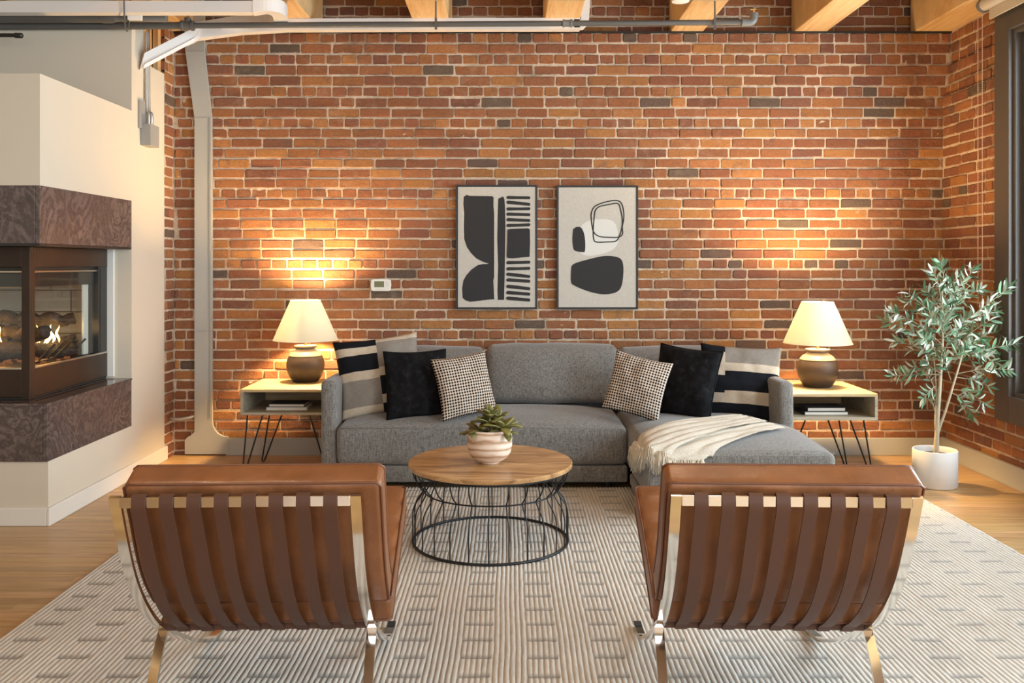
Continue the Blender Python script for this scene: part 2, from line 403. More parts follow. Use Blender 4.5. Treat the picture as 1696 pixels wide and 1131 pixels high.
    def mesh(s, name, mats, smooth=False, auto=None):
        me = bpy.data.meshes.new(name); me.from_pydata(s.v, [], s.f)
        for m in (mats if isinstance(mats, (list, tuple)) else [mats]): me.materials.append(m)
        if len(set(s.mi)) > 1: me.polygons.foreach_set('material_index', s.mi)
        if smooth: me.polygons.foreach_set('use_smooth', [True]*len(me.polygons))
        if s.c is not None:
            a = me.color_attributes.new('bc', 'FLOAT_COLOR', 'POINT'); a.data.foreach_set('color', [x for c in s.c for x in (*c, 1)])
        if auto is not None: me.set_sharp_from_angle(angle=rad(auto))
        me.update(); return me
    def build(s, name, mats, parent=None, smooth=False, auto=None, loc=None, kind=None):
        o = bpy.data.objects.new(name, s.mesh(name, mats, smooth, auto)); COL.objects.link(o)
        if parent: o.parent = parent
        if loc: o.location = loc
        if kind: o['kind'] = kind
        return o
def copy_tree(o, parent=None):
    c = o.copy(); COL.objects.link(c); c.parent = parent
    for ch in o.children: copy_tree(ch, c)
    return c
def smoothpath(pts, n=8):   # Catmull-Rom
    pts = [Vector(p) for p in pts]; out = []
    for i in range(len(pts)-1):
        p0, p1, p2, p3 = pts[max(i-1,0)], pts[i], pts[i+1], pts[min(i+2, len(pts)-1)]
        for k in range(n):
            t = k/n; out.append(.5*((2*p1)+(p2-p0)*t+(2*p0-5*p1+4*p2-p3)*t*t+(3*p1-p0-3*p2+p3)*t**3))
    out.append(pts[-1]); return out

# ================================================================== THE SETTING
YB = 5.88; XR = 2.86; XL = -2.224; ZL = 2.80; ZC = 3.12
# ---- brick pieces
def brick_piece(L, Hh, D=.03, rnd=R):
    """a brick face piece centred at 0 in local x,z; front at y=0, back at y=D; worn corners"""
    j = lambda a: rnd.uniform(-a, a)
    hx, hz = L/2, Hh/2; c = rnd.uniform(.003, .008)
    out = [(-hx+c, -hz), (hx*j(.4), -hz+j(.0015)), (hx-c, -hz), (hx, -hz+c), (hx, hz-c), (hx-c, hz), (hx*j(.4), hz+j(.0015)), (-hx+c, hz), (-hx, hz-c), (-hx, -hz+c)]
    out = [(x+j(.0014), z+j(.0014)) for x, z in out]; n = len(out)
    vs = [(x, D, z) for x, z in out]+[(x, .004, z) for x, z in out]+[(x*(1-.004/hx), j(.0012), z*(1-.004/hz)) for x, z in out]
    fs = []
    for a in (0, n):
        for i in range(n):
            k = (i+1) % n; fs.append((a+i, a+k, a+n+k, a+n+i))
    fs.append(tuple(range(2*n, 3*n)))
    return vs, fs
lam_ = lambda a, b_, t: a+(b_-a)*t
def brick_color(rnd=R):
    if rnd.random() < .035: c = (.165,.115,.088)
    else:
        t = max(0, min(1, rnd.gauss(.47, .24))); A_, B_, C_ = (.27,.115,.075), (.385,.155,.072), (.54,.25,.085)
        c = tuple(lam_(A_[i], B_[i], t*2) if t < .5 else lam_(B_[i], C_[i], t*2-1) for i in range(3))
    k = rnd.uniform(.88, 1.12); k *= .86; return (c[0]*k, c[1]*k*rnd.uniform(.95, 1.05)*.96, c[2]*k*.92)
HEAD = {0, 2, 5, 8, 15, 22, 29, 36}
ROWS = []
z = ZL-.003; i = 0
while z > -.02:
    h = .0713 if i < 7 else .0668; ROWS.append((z-h, z, i in HEAD)); z -= h; i += 1
pool = []
for k in range(10):
    b = MB(); b.add(*brick_piece(.200, .056)); b.c = [(1,1,1)]*len(b.v); pool.append((.200, b.mesh('brick', M['brick'])))
poolh = []
for k in range(8):
    b = MB(); b.add(*brick_piece(.093, .056)); b.c = [(1,1,1)]*len(b.v); poolh.append((.093, b.mesh('brick', M['brick'])))
def lay(a0, a1, rows, rnd, hole=None, inset=None):
    """bricks along an axis from a0 to a1 -> list of (centre a, centre z, length, height)"""
    out = []
    for ri, (z0, z1, head) in enumerate(rows):
        pitch = .1005 if head else .209; off = rnd.uniform(0, pitch)
        a = a0-off
        while a < a1:
            pp = pitch*rnd.uniform(.97, 1.03)
            if not head and rnd.random() < .05: pp = .1005
            b0, b1 = max(a+.0050, a0+.001), min(a+pp-.0050, a1-.001)
            if b1-b0 > .025:
                segs = [(b0, b1)]
                if hole:
                    for (h0, h1, hz0, hz1) in hole:
                        if z1 > hz0+.01 and z0 < hz1-.01:
                            ns = []
                            for s0, s1 in segs:
                                if s1 <= h0 or s0 >= h1: ns.append((s0, s1)); continue
                                if h0-s0 > .025: ns.append((s0, h0))
                                if s1-h1 > .025: ns.append((h1, s1))
                            segs = ns
                for s0, s1 in segs:
                    dz = rnd.uniform(-.0015, .0015); out.append(((s0+s1)/2, (z0+z1)/2+dz, s1-s0, (z1-z0)-rnd.uniform(.0105, .0150)))
            a += pp
    return out
def put_bricks(parent, bricks, to_world, rotz, singles, rnd, proud=.0045):
    """bricks nearest to the middle of the view singly, the rest as one stuff part; to_world(a,depth,z)"""
    rest = MB(); rest.c = []
    for idx, (a, zc, L, Hh) in enumerate(bricks):
        col = brick_color(rnd); d = rnd.uniform(-proud, proud)
        if idx in singles:
            src = pool if L > .14 else poolh; base, me = src[rnd.randrange(len(src))]
            o = bpy.data.objects.new('brick', me); COL.objects.link(o); o.parent = parent
            o.location = to_world(a, d, zc); o.scale = (L/base, 1, Hh/.056); o.color = (*col, 1)
            o.rotation_euler = (0, 0, rotz)
        else:
            vs, fs = brick_piece(L, Hh, .03, rnd); cr, sr = math.cos(rotz), math.sin(rotz); p = to_world(a, d, zc)
            vs = [(p[0]+x*cr-y*sr, p[1]+x*sr+y*cr, p[2]+z_) for x, y, z_ in vs]
            rest.add(vs, fs); rest.c += [col]*len(vs)
    if rest.v: rest.build('brick', M['brick'], parent, kind='stuff')
def mortar_grid(a0, a1, z0, z1, f, step=.014, hole=None, seed=0):
    b = MB(); na = max(1, int((a1-a0)/step)); nz = max(1, int((z1-z0)/step))
    for k in range(nz+1):
        for i_ in range(na+1):
            a = a0+(a1-a0)*i_/na; zz = z0+(z1-z0)*k/nz
            d = noise.noise(Vector((a*22+seed, zz*22, 3)))*.0035+noise.noise(Vector((a*60+seed, zz*60, 9)))*.0025
            b.v.append(tuple(f(a, (.0068-d), zz)))
    for k in range(nz):
        for i_ in range(na):
            a = a0+(a1-a0)*(i_+.5)/na; zz = z0+(z1-z0)*(k+.5)/nz
            if hole and any(h0 < a < h1 and q0 < zz < q1 for h0, h1, q0, q1 in hole): continue
            q = k*(na+1)+i_; b.f.append((q, q+1, q+na+2, q+na+1)); b.mi.append(0)
    return b

wall_back = empty('wall_back', (0, YB, 0), 'red brick back wall with header courses behind the sofa', 'wall', kind='structure')
rb = random.Random(11)
bk = lay(XL, XR+.06, ROWS, rb)
def show(b):   # size in view and not behind the sofa, tables or pictures
    a, zc, L, Hh = b
    if L < .15: return -1
    u = U0+a*250; v = V0-(zc-H)*250
    if v > 560 or v < 60 or u < 352 or u > 1545: return -1
    if 745 < u < 1068 and 300 < v < 518: return -1
    return L-abs(u-850)*.00002-abs(v-250)*.00006
order = sorted(range(len(bk)), key=lambda q: -show(bk[q]))[:299]
toB = lambda a, d, z_: (a, d, z_)
put_bricks(wall_back, bk, toB, 0, set(order), rb)
m = mortar_grid(XL-.02, XR+.1, 0, ZL, lambda a, d, z_: (a, d, z_), seed=1); m.build('mortar', M['mortar'], wall_back, smooth=True)
b = MB(); b.box(XL-.4, XR+.4, .03, .35, 0, ZL-.005); b.box(XL-.4, XR+.4, .135, .35, ZL-.005, ZC+.1); b.build('core', M['mortar'], wall_back)
# brickwork between the beams, set back behind the ledge
up_rows = [(ZL+.0668*k, ZL+.0668*(k+1), k == 2) for k in range(5)]
rb2 = random.Random(5); up = lay(-2.9, XR+.1, up_rows, rb2)
put_bricks(wall_back, up, lambda a, d, z_: (a, .105+d, z_), 0, set(), rb2)
mortar_grid(-2.9, XR+.2, ZL-.01, ZC, lambda a, d, z_: (a, .105+d, z_), .03).build('mortar', M['mortar'], wall_back, smooth=True)
b = MB(); b.box(XL-.02, XR+.08, -.006, .11, ZL-.008, ZL+.004); b.build('ledge', M['soot'], wall_back)

wall_right = empty('wall_right', (XR, 0, 0), 'red brick side wall holding the tall dark window', 'wall', kind='structure')
WIN = [(3.15, 5.19, .361, 2.745), (.30, 2.35, .361, 2.745), (-2.4, -.4, .361, 2.745)]
holes = [(-y1, -y0, a, c) for y0, y1, a, c in WIN]
rb = random.Random(21)
br = lay(-YB+.004, 2.9, ROWS, rb, hole=holes)   # axis a = -y
def corb(z_): return .055 if z_ > 2.55 else (.04 if z_ > 2.44 else (.02 if z_ > 2.36 else 0))
def show2(b):
    a, zc, L, Hh = b; y = -a
    if y < 4.6: return -1
    return 10-abs(y-5.2)
cand = [q for q in sorted(range(len(br)), key=lambda q: -show2(br[q])) if show2(br[q]) > 0][:299]
put_bricks(wall_right, br, lambda a, d, z_: (corb(z_)+d, -a, z_), -PI/2, set(cand), rb)
mortar_grid(-YB, 2.9, 0, ZL+.02, lambda a, d, z_: (corb(z_)+d, -a, z_), .02, hole=holes).build('mortar', M['mortar'], wall_right, smooth=True)
b = MB()
ys = [-3.0]+sorted(sum([[y0, y1] for y0, y1, _, _ in WIN], []))+[YB+.35]
for k in range(0, len(ys), 2): b.box(.09, .38, ys[k], ys[k+1], 0, ZC+.1)
for y0, y1, z0, z1 in WIN: b.box(.09, .38, y0, y1, 0, z0); b.box(.09, .38, y0, y1, z1, ZC+.1); 
b.box(.02, .10, -3, YB+.1, ZL+.01, ZC+.1)
b.build('core', M['mortar'], wall_right)

# brick return beside the white wall (left)
YW = 5.75
wall_ret = empty('wall_left_return', (XL, 0, 0), 'narrow brick return between white wall and grey trim', 'wall', kind='structure')
rb = random.Random(4); rr_ = lay(YW-.02, YB-.004, ROWS, rb)
put_bricks(wall_ret, rr_, lambda a, d, z_: (d*-1, a, z_), PI/2, set(range(len(rr_))), rb)
mortar_grid(YW-.02, YB, 0, ZL, lambda a, d, z_: (-d, a, z_), .02).build('mortar', M['mortar'], wall_ret, smooth=True)

# white drywall mass with the chimney breast
XW = -2.233
b = MB()
b.box(-4.6, XW, 5.235, YW, 0, 2.49); b.box(-4.6, XW, 5.235, 5.41, 2.49, ZC)                     # pier to the ceiling
b.box(-3.6, XW, 4.29, 5.235, 0, .309)                 # below the hearth
b.box(-3.6, XW+.0, 4.214, 5.235, 1.637, 2.168)        # box over the fireplace
b.box(-3.6, XW-.03, 4.25, 5.235, 1.364, 1.637)
b.box(-3.6, XW-.03, 4.32, 5.235, .309, .575)
b.box(-3.6, -3.4, 4.30, 5.235, .575, 1.364)
b.box(-4.7, -4.6, -3.0, YW, 0, ZC)
wall_left = b.build('wall_left', M['drywall']); tag(wall_left, 'off-white drywall chimney breast and pier around the fireplace', 'wall', kind='structure')
b = MB(); b.box(-2.375, -2.333, 5.222, 5.236, .60, 1.361, .003); b.build('white_edge', M['plastic'], wall_left)
# room behind the camera
b = MB(); b.box(-4.7, XR+.4, -3.1, -3.0, 0, ZC); o = b.build('wall_front', M['cream_wall']); tag(o, 'brown painted wall behind the viewer', 'wall', kind='structure')

# baseboards
b = MB()
b.add([(x, y, z_) for x, y, z_ in ()], [])
b.box(XW-.9, XW-.0002, 4.274, 4.29, 0, .088, .004); b.box(XW, XW+.016, 4.274, YW+.0, 0, .088, .004)
o = b.build('baseboard_left', M['base_white']); tag(o, 'off-white baseboard at the foot of the fireplace wall', 'baseboard', kind='structure')
b = MB(); b.box(-1.875, XR-.02, YB-.027, YB-.006, 0, .115, .003)
for u in (540, 900, 1250): x = (u-U0)/250; b.box(x, x+.003, YB-.0285, YB-.024, 0, .115)
o = b.build('baseboard_back', M['base_grey']); tag(o, 'grey painted baseboard along the back brick wall', 'baseboard', kind='structure')
b = MB(); b.box(XR-.028, XR-.004, 2.0, YB-.03, 0, .125, .003)
o = b.build('baseboard_right', M['base_grey']); tag(o, 'grey painted baseboard under the window', 'baseboard', kind='structure')

# grey flat trim climbing the back wall, flaring into the baseboard
def bx(u, v, Y=YB-.03): p = PX(u, v, Y); return (p.x, p.z)
out = [bx(306,752), bx(306,729)]
out += [bx(308+7*(1-math.cos(t)), 729-7*math.sin(t)) for t in (.5, 1.0, PI/2)]
out += [bx(322, 715), bx(322,195), bx(307,85), bx(303,-20), bx(338,-20), bx(338,85), bx(350,195), bx(351, 698)]
out += [bx(351+26*(1-math.cos(t)), 698+26*math.sin(t)) for t in (.3, .6, .9, 1.2, PI/2)]
out += [bx(380, 752)]
tr = empty('trim_1', (0, 0, 0), 'grey flat metal trim strip climbing the brick beside the white wall', 'trim', kind='structure')
b = MB(); b.poly([p for p in out if p[1] < ZC], YB-.030, YB-.004); b.build('cover_strip', M['base_grey'], tr)
b = MB()
for v0, u0_, u1_ in ((195, 321, 351), (85, 306, 339), (548, 321, 352)):
    p = PX(u0_, v0, YB-.031); q = PX(u1_, v0, YB-.031); b.box(p.x, q.x, YB-.0322, YB-.029, p.z-.0015, p.z+.0015)
b.box(PX(349.0,0,YB).x, PX(351.0,0,YB).x, YB-.0345, YB-.028, PX(0,690,YB).z, PX(0,196,YB).z)
b.build('joint', M['boxgrey'], tr)

# floor
floor = empty('floor', (0, 0, 0), 'honey oak strip floor around the pale rug', 'floor', kind='structure')
b = MB(); b.box(-4.7, XR+.4, -3.0, YB+.1, -.08, -.0035); b.build('subfloor', M['floor_under'], floor)
rf = random.Random(31); PW = .057
fp = []
for k in range(4):
    b = MB(); b.box(-.5, .5, -PW/2+.0006, PW/2-.0006, -.0035, 0, .0006) if False else b.box(-.5, .5, -PW/2+.0006, PW/2-.0006, -.0035, 0)
    b.c = [(1,1,1)]*len(b.v); fp.append(b.mesh('plank', M['floor']))
rest = MB(); rest.c = []
y = YB-.01; cnt = 0
while y > -2.95:
    x = -3.6-rf.uniform(0, 1.6) if y > 1.9 else -4.6
    while x < XR:
        L = rf.uniform(1.5, 2.9) if y > 1.9 else rf.uniform(1.5, 3)
        x1 = min(x+L, XR+.02); t = rf.uniform(.80, 1.08); col = (t, t*rf.uniform(.94, 1.02), t*rf.uniform(.88, 1.02))
        if y > 2.0 and cnt < 298 and x1 > -2.6 and x1-x > .1:
            o = bpy.data.objects.new('plank', fp[rf.randrange(4)]); COL.objects.link(o); o.parent = floor
            o.location = ((x+x1)/2, y-PW/2, 0); o.scale = ((x1-x)-.001, 1, 1); o.color = (*col, 1); cnt += 1
        else:
            rest.box(x, x1-.001, y-PW+.0006, y-.0006, -.0035, 0); rest.c += [col]*8
        x = x1
    y -= PW
rest.build('plank', M['floor'], floor, kind='stuff')

# ceiling with beams
ceiling = empty('ceiling', (0, 0, ZC), 'dark plank ceiling deck carried on pine beams', 'ceiling', kind='structure')
b = MB(); b.box(-4.7, XR+.4, -3.0, YB+.3, 0, .08); b.build('deck', M['deck'], ceiling)
for u, wd in ((1577,.245), (1370,.215), (1165,.215), (955,.22), (748,.23), (531,.22), (322,.22), (110,.22)):
    x1 = (u-U0)/250; b = MB(); b.box(-wd/2, wd/2, -4.3, 4.3, -(ZC-ZL-.004), 0, .006)
    o = b.build('beam', M['pine'], ceiling); o.location = (x1-wd/2, 5.955-4.3, 0)

# windows
for k, (y0, y1, z0, z1) in enumerate(WIN):
    wn = empty('window_%d' % (k+1), (XR, (y0+y1)/2, z0), ['tall dark bronze window beside the olive tree', 'dark bronze window on the right wall nearer the viewer', 'dark bronze window on the right wall behind the viewer'][k], 'window', kind='structure')
    yc = (y0+y1)/2; a, c_ = y0-yc, y1-yc; hh = z1-z0; cw = .20
    def ring(b, o_, i_, xa, xb, bev=.003):
        b.box(xa, xb, a+o_, a+i_, o_, hh-o_, bev); b.box(xa, xb, c_-i_, c_-o_, o_, hh-o_, bev)
        b.box(xa, xb, a+i_, c_-i_, o_, i_, bev); b.box(xa, xb, a+i_, c_-i_, hh-i_, hh-o_, bev)
    b = MB(); ring(b, 0, .15, -.03, .10); b.build('casing', M['window_paint'], wn)
    b = MB(); ring(b, .135, .175, -.005, .12); b.build('inner_casing', M['window_paint'], wn)
    b = MB(); ring(b, .165, .24, .035, .14); b.build('sash', M['window_paint'], wn)
    b = MB(); b.box(.06, .12, -.03, .03, .2, hh-.2, .003); b.build('mullion', M['window_paint'], wn)
    b = MB(); b.box(.088, .094, a+.2, c_-.2, .2, hh-.2); b.build('glass_pane', M['glass'], wn)
wn = empty('window_4', (.4, -3.0, .6), 'added window casing around the fill light behind the viewer', 'window', kind='structure')  # made-up window, only frames the added fill behind the camera
b = MB(); b.box(-2.0, 2.0, .0, .06, 2.1, 2.2); b.box(-2.0, 2.0, .0, .06, -.1, 0); b.box(-2.0, -1.9, 0, .06, 0, 2.1); b.box(1.9, 2.0, 0, .06, 0, 2.1); b.build('casing', M['window_paint'], wn)
# outside the windows
b = MB(); b.box(XR+2.5, XR+2.7, -8, 14, -1, 1.2); o = b.build('outside_wall', M['mortar']); tag(o, 'plain outside wall across the street', 'wall', kind='structure')

# wooden blocking between drywall and brick, top left
b = MB(); p0 = PX(236, 110, 5.80); p1 = PX(268, 48, 5.80)
for ua, ub, Y in ((237, 241, 5.50), (243, 252, 5.70), (256, 265, 5.72)):
    q0 = PX(ua, 105, Y); q1 = PX(ub, 47, Y); b.box(q0.x, q1.x, Y-.03, Y+.02, 2.50, 2.79, .002)
b.box(PX(240,0,5.72).x, PX(300,0,5.72).x, 5.69, 5.74, 2.78, 2.80)
o = b.build('trim_2', M['pine']); tag(o, 'small pine blocking studs above the end of the white wall', 'trim', kind='structure')

# ================================================================== OVERHEAD SERVICES
def lam(a, b_, t): return a+(b_-a)*t
# white rectangular duct run along the brick then slanting down to the white wall
dk = empty('white_duct', PX(650, 43, 5.60), 'white rectangular duct slanting from the beams down to the white wall', 'duct')
inv = lambda o, pts: [Vector(p)-Vector(o.location) for p in pts]
b = MB(); b.strip(inv(dk, [PX(462,42.5,5.60), PX(700,41.5,5.60), PX(960,41,5.60)]), (0,0,1), .070, .07); b.build('level_run', M['white_metal'], dk)
b = MB(); b.strip(inv(dk, [PX(475,42.5,5.60), PX(400,47,5.56), PX(316,58,5.48)]), (0,0,1), .070, .07); b.build('bend_run', M['white_metal'], dk)
b = MB(); b.strip(inv(dk, [PX(326,55,5.49), PX(234,102,5.36)]), (.3,0,1), .105, .10)
b.strip(inv(dk, [PX(322,66,5.44), PX(238,110,5.31)]), (.3,0,1), .03, .02); b.build('sloping_run', M['white_metal'], dk)
b = MB(); b.strip(inv(dk, [PX(329,55,5.49), PX(314,62,5.47)]), (.2,0,1), .100, .092); b.build('connector', M['white_metal'], dk)
b = MB(); pts = [PX(950,41,5.60), PX(964,41,5.60), PX(968,36,5.60), PX(969,20,5.60), PX(971,-30,5.60)]
b.strip(inv(dk, pts), (0,1,0), .07, .052); b.build('riser', M['white_metal'], dk)
# upper white duct with the elbow
ud = empty('upper_white_duct', PX(220, 12, 5.0), 'white duct running in front with a rounded elbow near the pine beam', 'duct')
b = MB(); b.strip(inv(ud, [PX(-80,14,5.0), PX(423,13.5,5.0)]), (0,0,1), .064, .07); b.build('straight_run', M['white_metal'], ud)
b = MB(); b.strip(inv(ud, smoothpath([PX(420,12.5,5.0), PX(445,10,5.02), PX(462,16,5.10), PX(464,30,5.25), PX(450,34,5.40), PX(415,33,5.48)], 6)), (0,0,1), .075, .078); b.build('elbow', M['white_metal'], ud)
b = MB(); b.strip(inv(ud, [PX(415,33,5.48), PX(330,47,5.56)]), (0,0,1), .062, .06); b.build('return_run', M['white_metal'], ud)
b = MB(); b.box(-.045, .03, .035, .06, -.06, -.03)
b.build('bracket', M['white_metal'], ud)

sp = empty('sprinkler_pipe', PX(620, 40, 5.2), 'long thin dark grey pipe running the width of the brick wall', 'pipe')
b = MB(); b.tube(inv(sp, [PX(-80,44,5.2), PX(300,42.5,5.2)]), .0215, 14); b.build('wide_pipe', M['pipe'], sp, smooth=True, auto=40)
b = MB(); b.tube(inv(sp, [PX(300,42.5,5.2), PX(1240,37,5.2)]), .0165, 14); b.build('narrow_pipe', M['pipe'], sp, smooth=True, auto=40)
b = MB(); b.tube(inv(sp, [PX(300,42.5,5.2), PX(304,42.5,5.2), PX(305,42.5,5.2), PX(316,42.4,5.2), PX(317,42.4,5.2), PX(321,42.4,5.2)]), [.030,.030,.026,.026,.030,.030], 14)
b.tube(inv(sp, [PX(311,40,5.2), PX(311,30,5.2)]), .02, 12); b.build('tee_fitting', M['pipe'], sp, smooth=True, auto=40)
b = MB(); p = PX(311, 29, 5.2)
b.tube(inv(sp, [p, p+Vector((0,0,.03))]), .007, 8); b.lathe([(.018,0),(.018,.003)], 12, tuple(p+Vector((0,0,.032))-Vector(sp.location)))
b.tube(inv(sp, [p+Vector((-.01,0,0)), p+Vector((-.012,0,.03))]), .002, 6); b.tube(inv(sp, [p+Vector((.01,0,0)), p+Vector((.012,0,.03))]), .002, 6); b.build('sprinkler_head', M['brass'], sp)
b = MB(); b.tube(inv(sp, [PX(932,38.6,5.2), PX(935,38.6,5.2), PX(935.5,38.6,5.2), PX(944,38.5,5.2), PX(944.5,38.5,5.2), PX(948,38.5,5.2)]), [.024,.024,.020,.020,.024,.024], 14); b.build('coupling', M['pipe_light'], sp, smooth=True, auto=40)
b = MB(); b.tube(inv(sp, smoothpath([PX(1232,37,5.2), PX(1243,37,5.2), PX(1248,33,5.2), PX(1249,25,5.2)], 5)), .022, 14)
b.tube(inv(sp, [PX(1228,37,5.2), PX(1234,37,5.2)]), .025, 14); b.tube(inv(sp, [PX(1249,27,5.2), PX(1249,22,5.2)]), .025, 14); b.build('end_elbow', M['pipe_light'], sp, smooth=True, auto=50)
b = MB(); b.tube(inv(sp, [PX(1249,24,5.2), PX(1249,15,5.2)]), .007, 8); b.tube(inv(sp, [PX(1243,16,5.2), PX(1252,15,5.2)]), .004, 8); b.build('drain_valve', M['brass'], sp)
for u in (722, 1184):
    b = MB(); b.tube(inv(sp, [PX(u,-40,5.2), PX(u,30,5.2)]), .005, 8)
    b.strip(inv(sp, [PX(u,30,5.175), PX(u,49,5.175)]), (1,0,0), .014, .004); b.strip(inv(sp, [PX(u,30,5.225), PX(u,49,5.225)]), (1,0,0), .014, .004)
    b.strip(inv(sp, [PX(u,48,5.17), PX(u,48,5.23)]), (1,0,0), .014, .004); b.build('hanger', M['pipe'], sp)
b = MB(); b.tube(inv(sp, [PX(205,-20,4.93), PX(206,30,4.95), PX(208,48,5.12), PX(211,52,5.17)]), .0045, 8); b.tube(inv(sp, [PX(217,-20,4.93), PX(214,34,5.1), PX(213,46,5.17)]), .0045, 8); b.build('wire_hook', M['pipe'], sp)
bp = empty('grey_drain_pipe', PX(140, 28, 5.13), 'thick dark grey pipe with a coupling above the fireplace box', 'pipe')
b = MB(); b.tube(inv(bp, [PX(-80,29,5.12), PX(180,29,5.12)]), .030, 16); b.build('wide_section', M['pipe'], bp, smooth=True, auto=40)
b = MB(); b.tube(inv(bp, [PX(180,29,5.12), PX(276,30,5.12)]), .024, 16); b.build('narrow_section', M['pipe_light'], bp, smooth=True, auto=40)
b = MB(); b.tube(inv(bp, [PX(170,29,5.12), PX(184,29,5.12), PX(192,30,5.12)]), [.033,.033,.025], 16); b.build('reducer', M['pipe'], bp, smooth=True, auto=40)
b = MB(); b.tube([PX(-60,58,5.0), PX(24,58.5,5.0), PX(25,58.5,5.0), PX(36,59,5.0), PX(38,59,5.0)], [.011,.011,.015,.015,.008], 12)
b.v = [(x+0, y, z_) for x, y, z_ in b.v]; o = b.build('capped_pipe', M['soot'], smooth=True, auto=40); tag(o, 'short black capped pipe stub below the grey pipes at upper left', 'pipe')

# spotlight barely in view and roller shade
t = empty('ceiling_spotlight', PX(1127, 0, 5.0), 'white ribbed spotlight hanging beside the middle pine beam at the frame top', 'spotlight')
b = MB(); b.lathe([(.030,-.014),(.048,-.010),(.052,.002),(.046,.006),(.052,.012),(.046,.018),(.052,.024),(.046,.03),(.052,.036),(.05,.10),(.02,.12)], 28); b.build('housing', M['plastic'], t, smooth=True, auto=40)
b = MB(); b.lathe([(.008,.12),(.008,.30)], 10); b.build('stem', M['plastic'], t)
rs = empty('roller_shade', (2.79, 4.2, 2.775), 'beige roller shade rolled up above the dark window', 'blind')
b = MB(); b.tube([(-.02, .98, 0), (-.02, -1.1, 0)], .036, 20); b.build('roll', M['shade_cloth'], rs, smooth=True, auto=40)
b = MB(); b.tube([(-.02, 1.0, 0), (-.02, .975, 0)], .042, 20); b.box(-.03, .06, .985, 1.0, -.03, .03); b.build('end_bracket', M['pipe_light'], rs, smooth=True, auto=40)
b = MB(); b.box(-.006, .004, -1.1, .96, -.09, 0); b.build('cloth_hem', M['shade_cloth'], rs)
for dy in (.995, 1.045):
    b = MB(); top = Vector((0, dy+.03, -.02)); n = 150
    for k in range(n):
        zz = -.02-k*.0115; b.tube([(-.01, dy+.03, zz), (-.01, dy+.03, zz-.0085)], .0026, 5)
    b.build('bead_chain', M['cord'], rs)

# junction box and conduit on the white wall
jb = empty('junction_box', (XW, 5.41, 1.98), 'grey electrical box with conduits on the white wall', 'junction box')
b = MB(); b.box(.001, .065, -.055, .075, 0, .13, .003); b.build('box', M['boxgrey'], jb)
b = MB(); b.box(.0005, .014, -.09, -.0, .10, .27, .002); b.build('back_plate', M['boxgrey'], jb)
for dy, dx in ((.0, .03), (.028, .035)):
    b = MB(); b.tube(smoothpath([(dx, dy, .13), (dx, dy, .20), (.018, dy, .26), (.016, dy, .70)], 5), .010, 10); b.build('conduit', M['galv'], jb, smooth=True, auto=50)
b = MB(); b.tube(smoothpath([(XL+.002, 5.80, .254), (XL+.06, 5.80, .250), (XL+.14, 5.81, .262), (-2.10, 5.845, .262)], 6), .011, 10)
o = b.build('pipe_stub', M['galv'], smooth=True, auto=50); tag(o, 'short bent grey pipe low between white wall and grey trim', 'pipe')

# ================================================================== FIREPLACE
mt = empty('stone_mantel', (XW, 4.214, 1.361), 'polished brown granite band wrapping the chimney breast above the fire', 'mantel')
def tiles(parent, ox, oy, z0, z1, ysplit, xw, yf, topmat=None):
    # side face tiles then front face tiles, in the parent's frame
    for k in range(len(ysplit)-1):
        b = MB(); b.box(-.022, .0, ysplit[k]+.0008, ysplit[k+1]-.0008, z0, z1, .0015)
        b.build('stone_tile', M['granite'], parent)
    x = -.0225
    for k in range(4):
        b = MB(); b.box(x-.30+.0008, x-.0008, 0, .022, z0, z1, .0015); b.build('stone_tile', M['granite'], parent); x -= .30
ysp = [0, .24, .516, .796, 1.021]
tiles(mt, 0, 0, 0, .276, ysp, XW, 4.214)
b = MB(); b.box(-1.2, -.001, .001, 1.02, -.012, -.001); b.build('soffit', M['soot'], mt)
ht = empty('stone_hearth', (XW, 4.28, .309), 'polished brown granite raised hearth ledge under the fire', 'hearth')
tiles(ht, 0, 0, 0, .270, [0, .235, .505, .78, .955], XW, 4.28)
b = MB(); b.box(-1.2, .004, -.004, .955, .270, .282, .002); b.build('ledge_slab', M['granite_top'], ht)

XS, YF, Z0, Z1 = -2.37, 4.38, .592, 1.361
fi = empty('gas_fireplace', (XS, YF, Z0), 'two-sided gas fireplace insert with bronze panels set in the corner', 'fireplace')
D_ = 5.222-YF; HH = Z1-Z0-.013; LW = .98
b = MB(); b.box(-.042, 0, 0, .048, 0, HH, .002); b.build('corner_post', M['bronze'], fi)
def panel(name, z0, z1, m_, inset=0, th=.02):
    b = MB(); b.box(-th-inset, -inset, .048, D_, z0, z1, .002); o = b.build(name, m_, fi)
    b = MB(); b.box(-LW, -.042, inset, th+inset, z0, z1, .002); b.build(name, m_, fi); return o
panel('top_panel', HH-.100, HH, M['bronze']); panel('bottom_panel', .012, .150, M['bronze'])
panel('kick_rail', 0, .010, M['soot'], .006)
panel('glass_rail', .150, .160, M['steel'], -.004, .012)
panel('air_slot', HH-.115, HH-.100, M['soot'], .02)
panel('trim_rail', HH-.128, HH-.118, M['steel'], .010, .008)
panel('hood', HH-.200, HH-.128, M['soot'], .030)
b = MB(); b.box(-.06, -.001, D_-.105, D_, .150, HH-.1, .003); b.box(-.014, .001, D_-.09, D_-.082, .155, HH-.11); b.build('end_post', M['soot'], fi)
b = MB(); b.box(-.022, -.018, .05, D_-.10, .155, HH-.13); b.build('glass_pane', M['glass'], fi)
b = MB(); b.box(-LW, -.045, .018, .022, .155, HH-.13); b.build('glass_pane', M['glass'], fi)
b = MB(); b.box(-.075, -.062, D_-.16, D_-.105, .155, HH-.19, .002); b.build('inner_jamb', M['plastic'], fi)
b = MB(); b.box(-LW, -.03, .03, D_, .10, .145); b.build('burner_tray', M['soot'], fi)
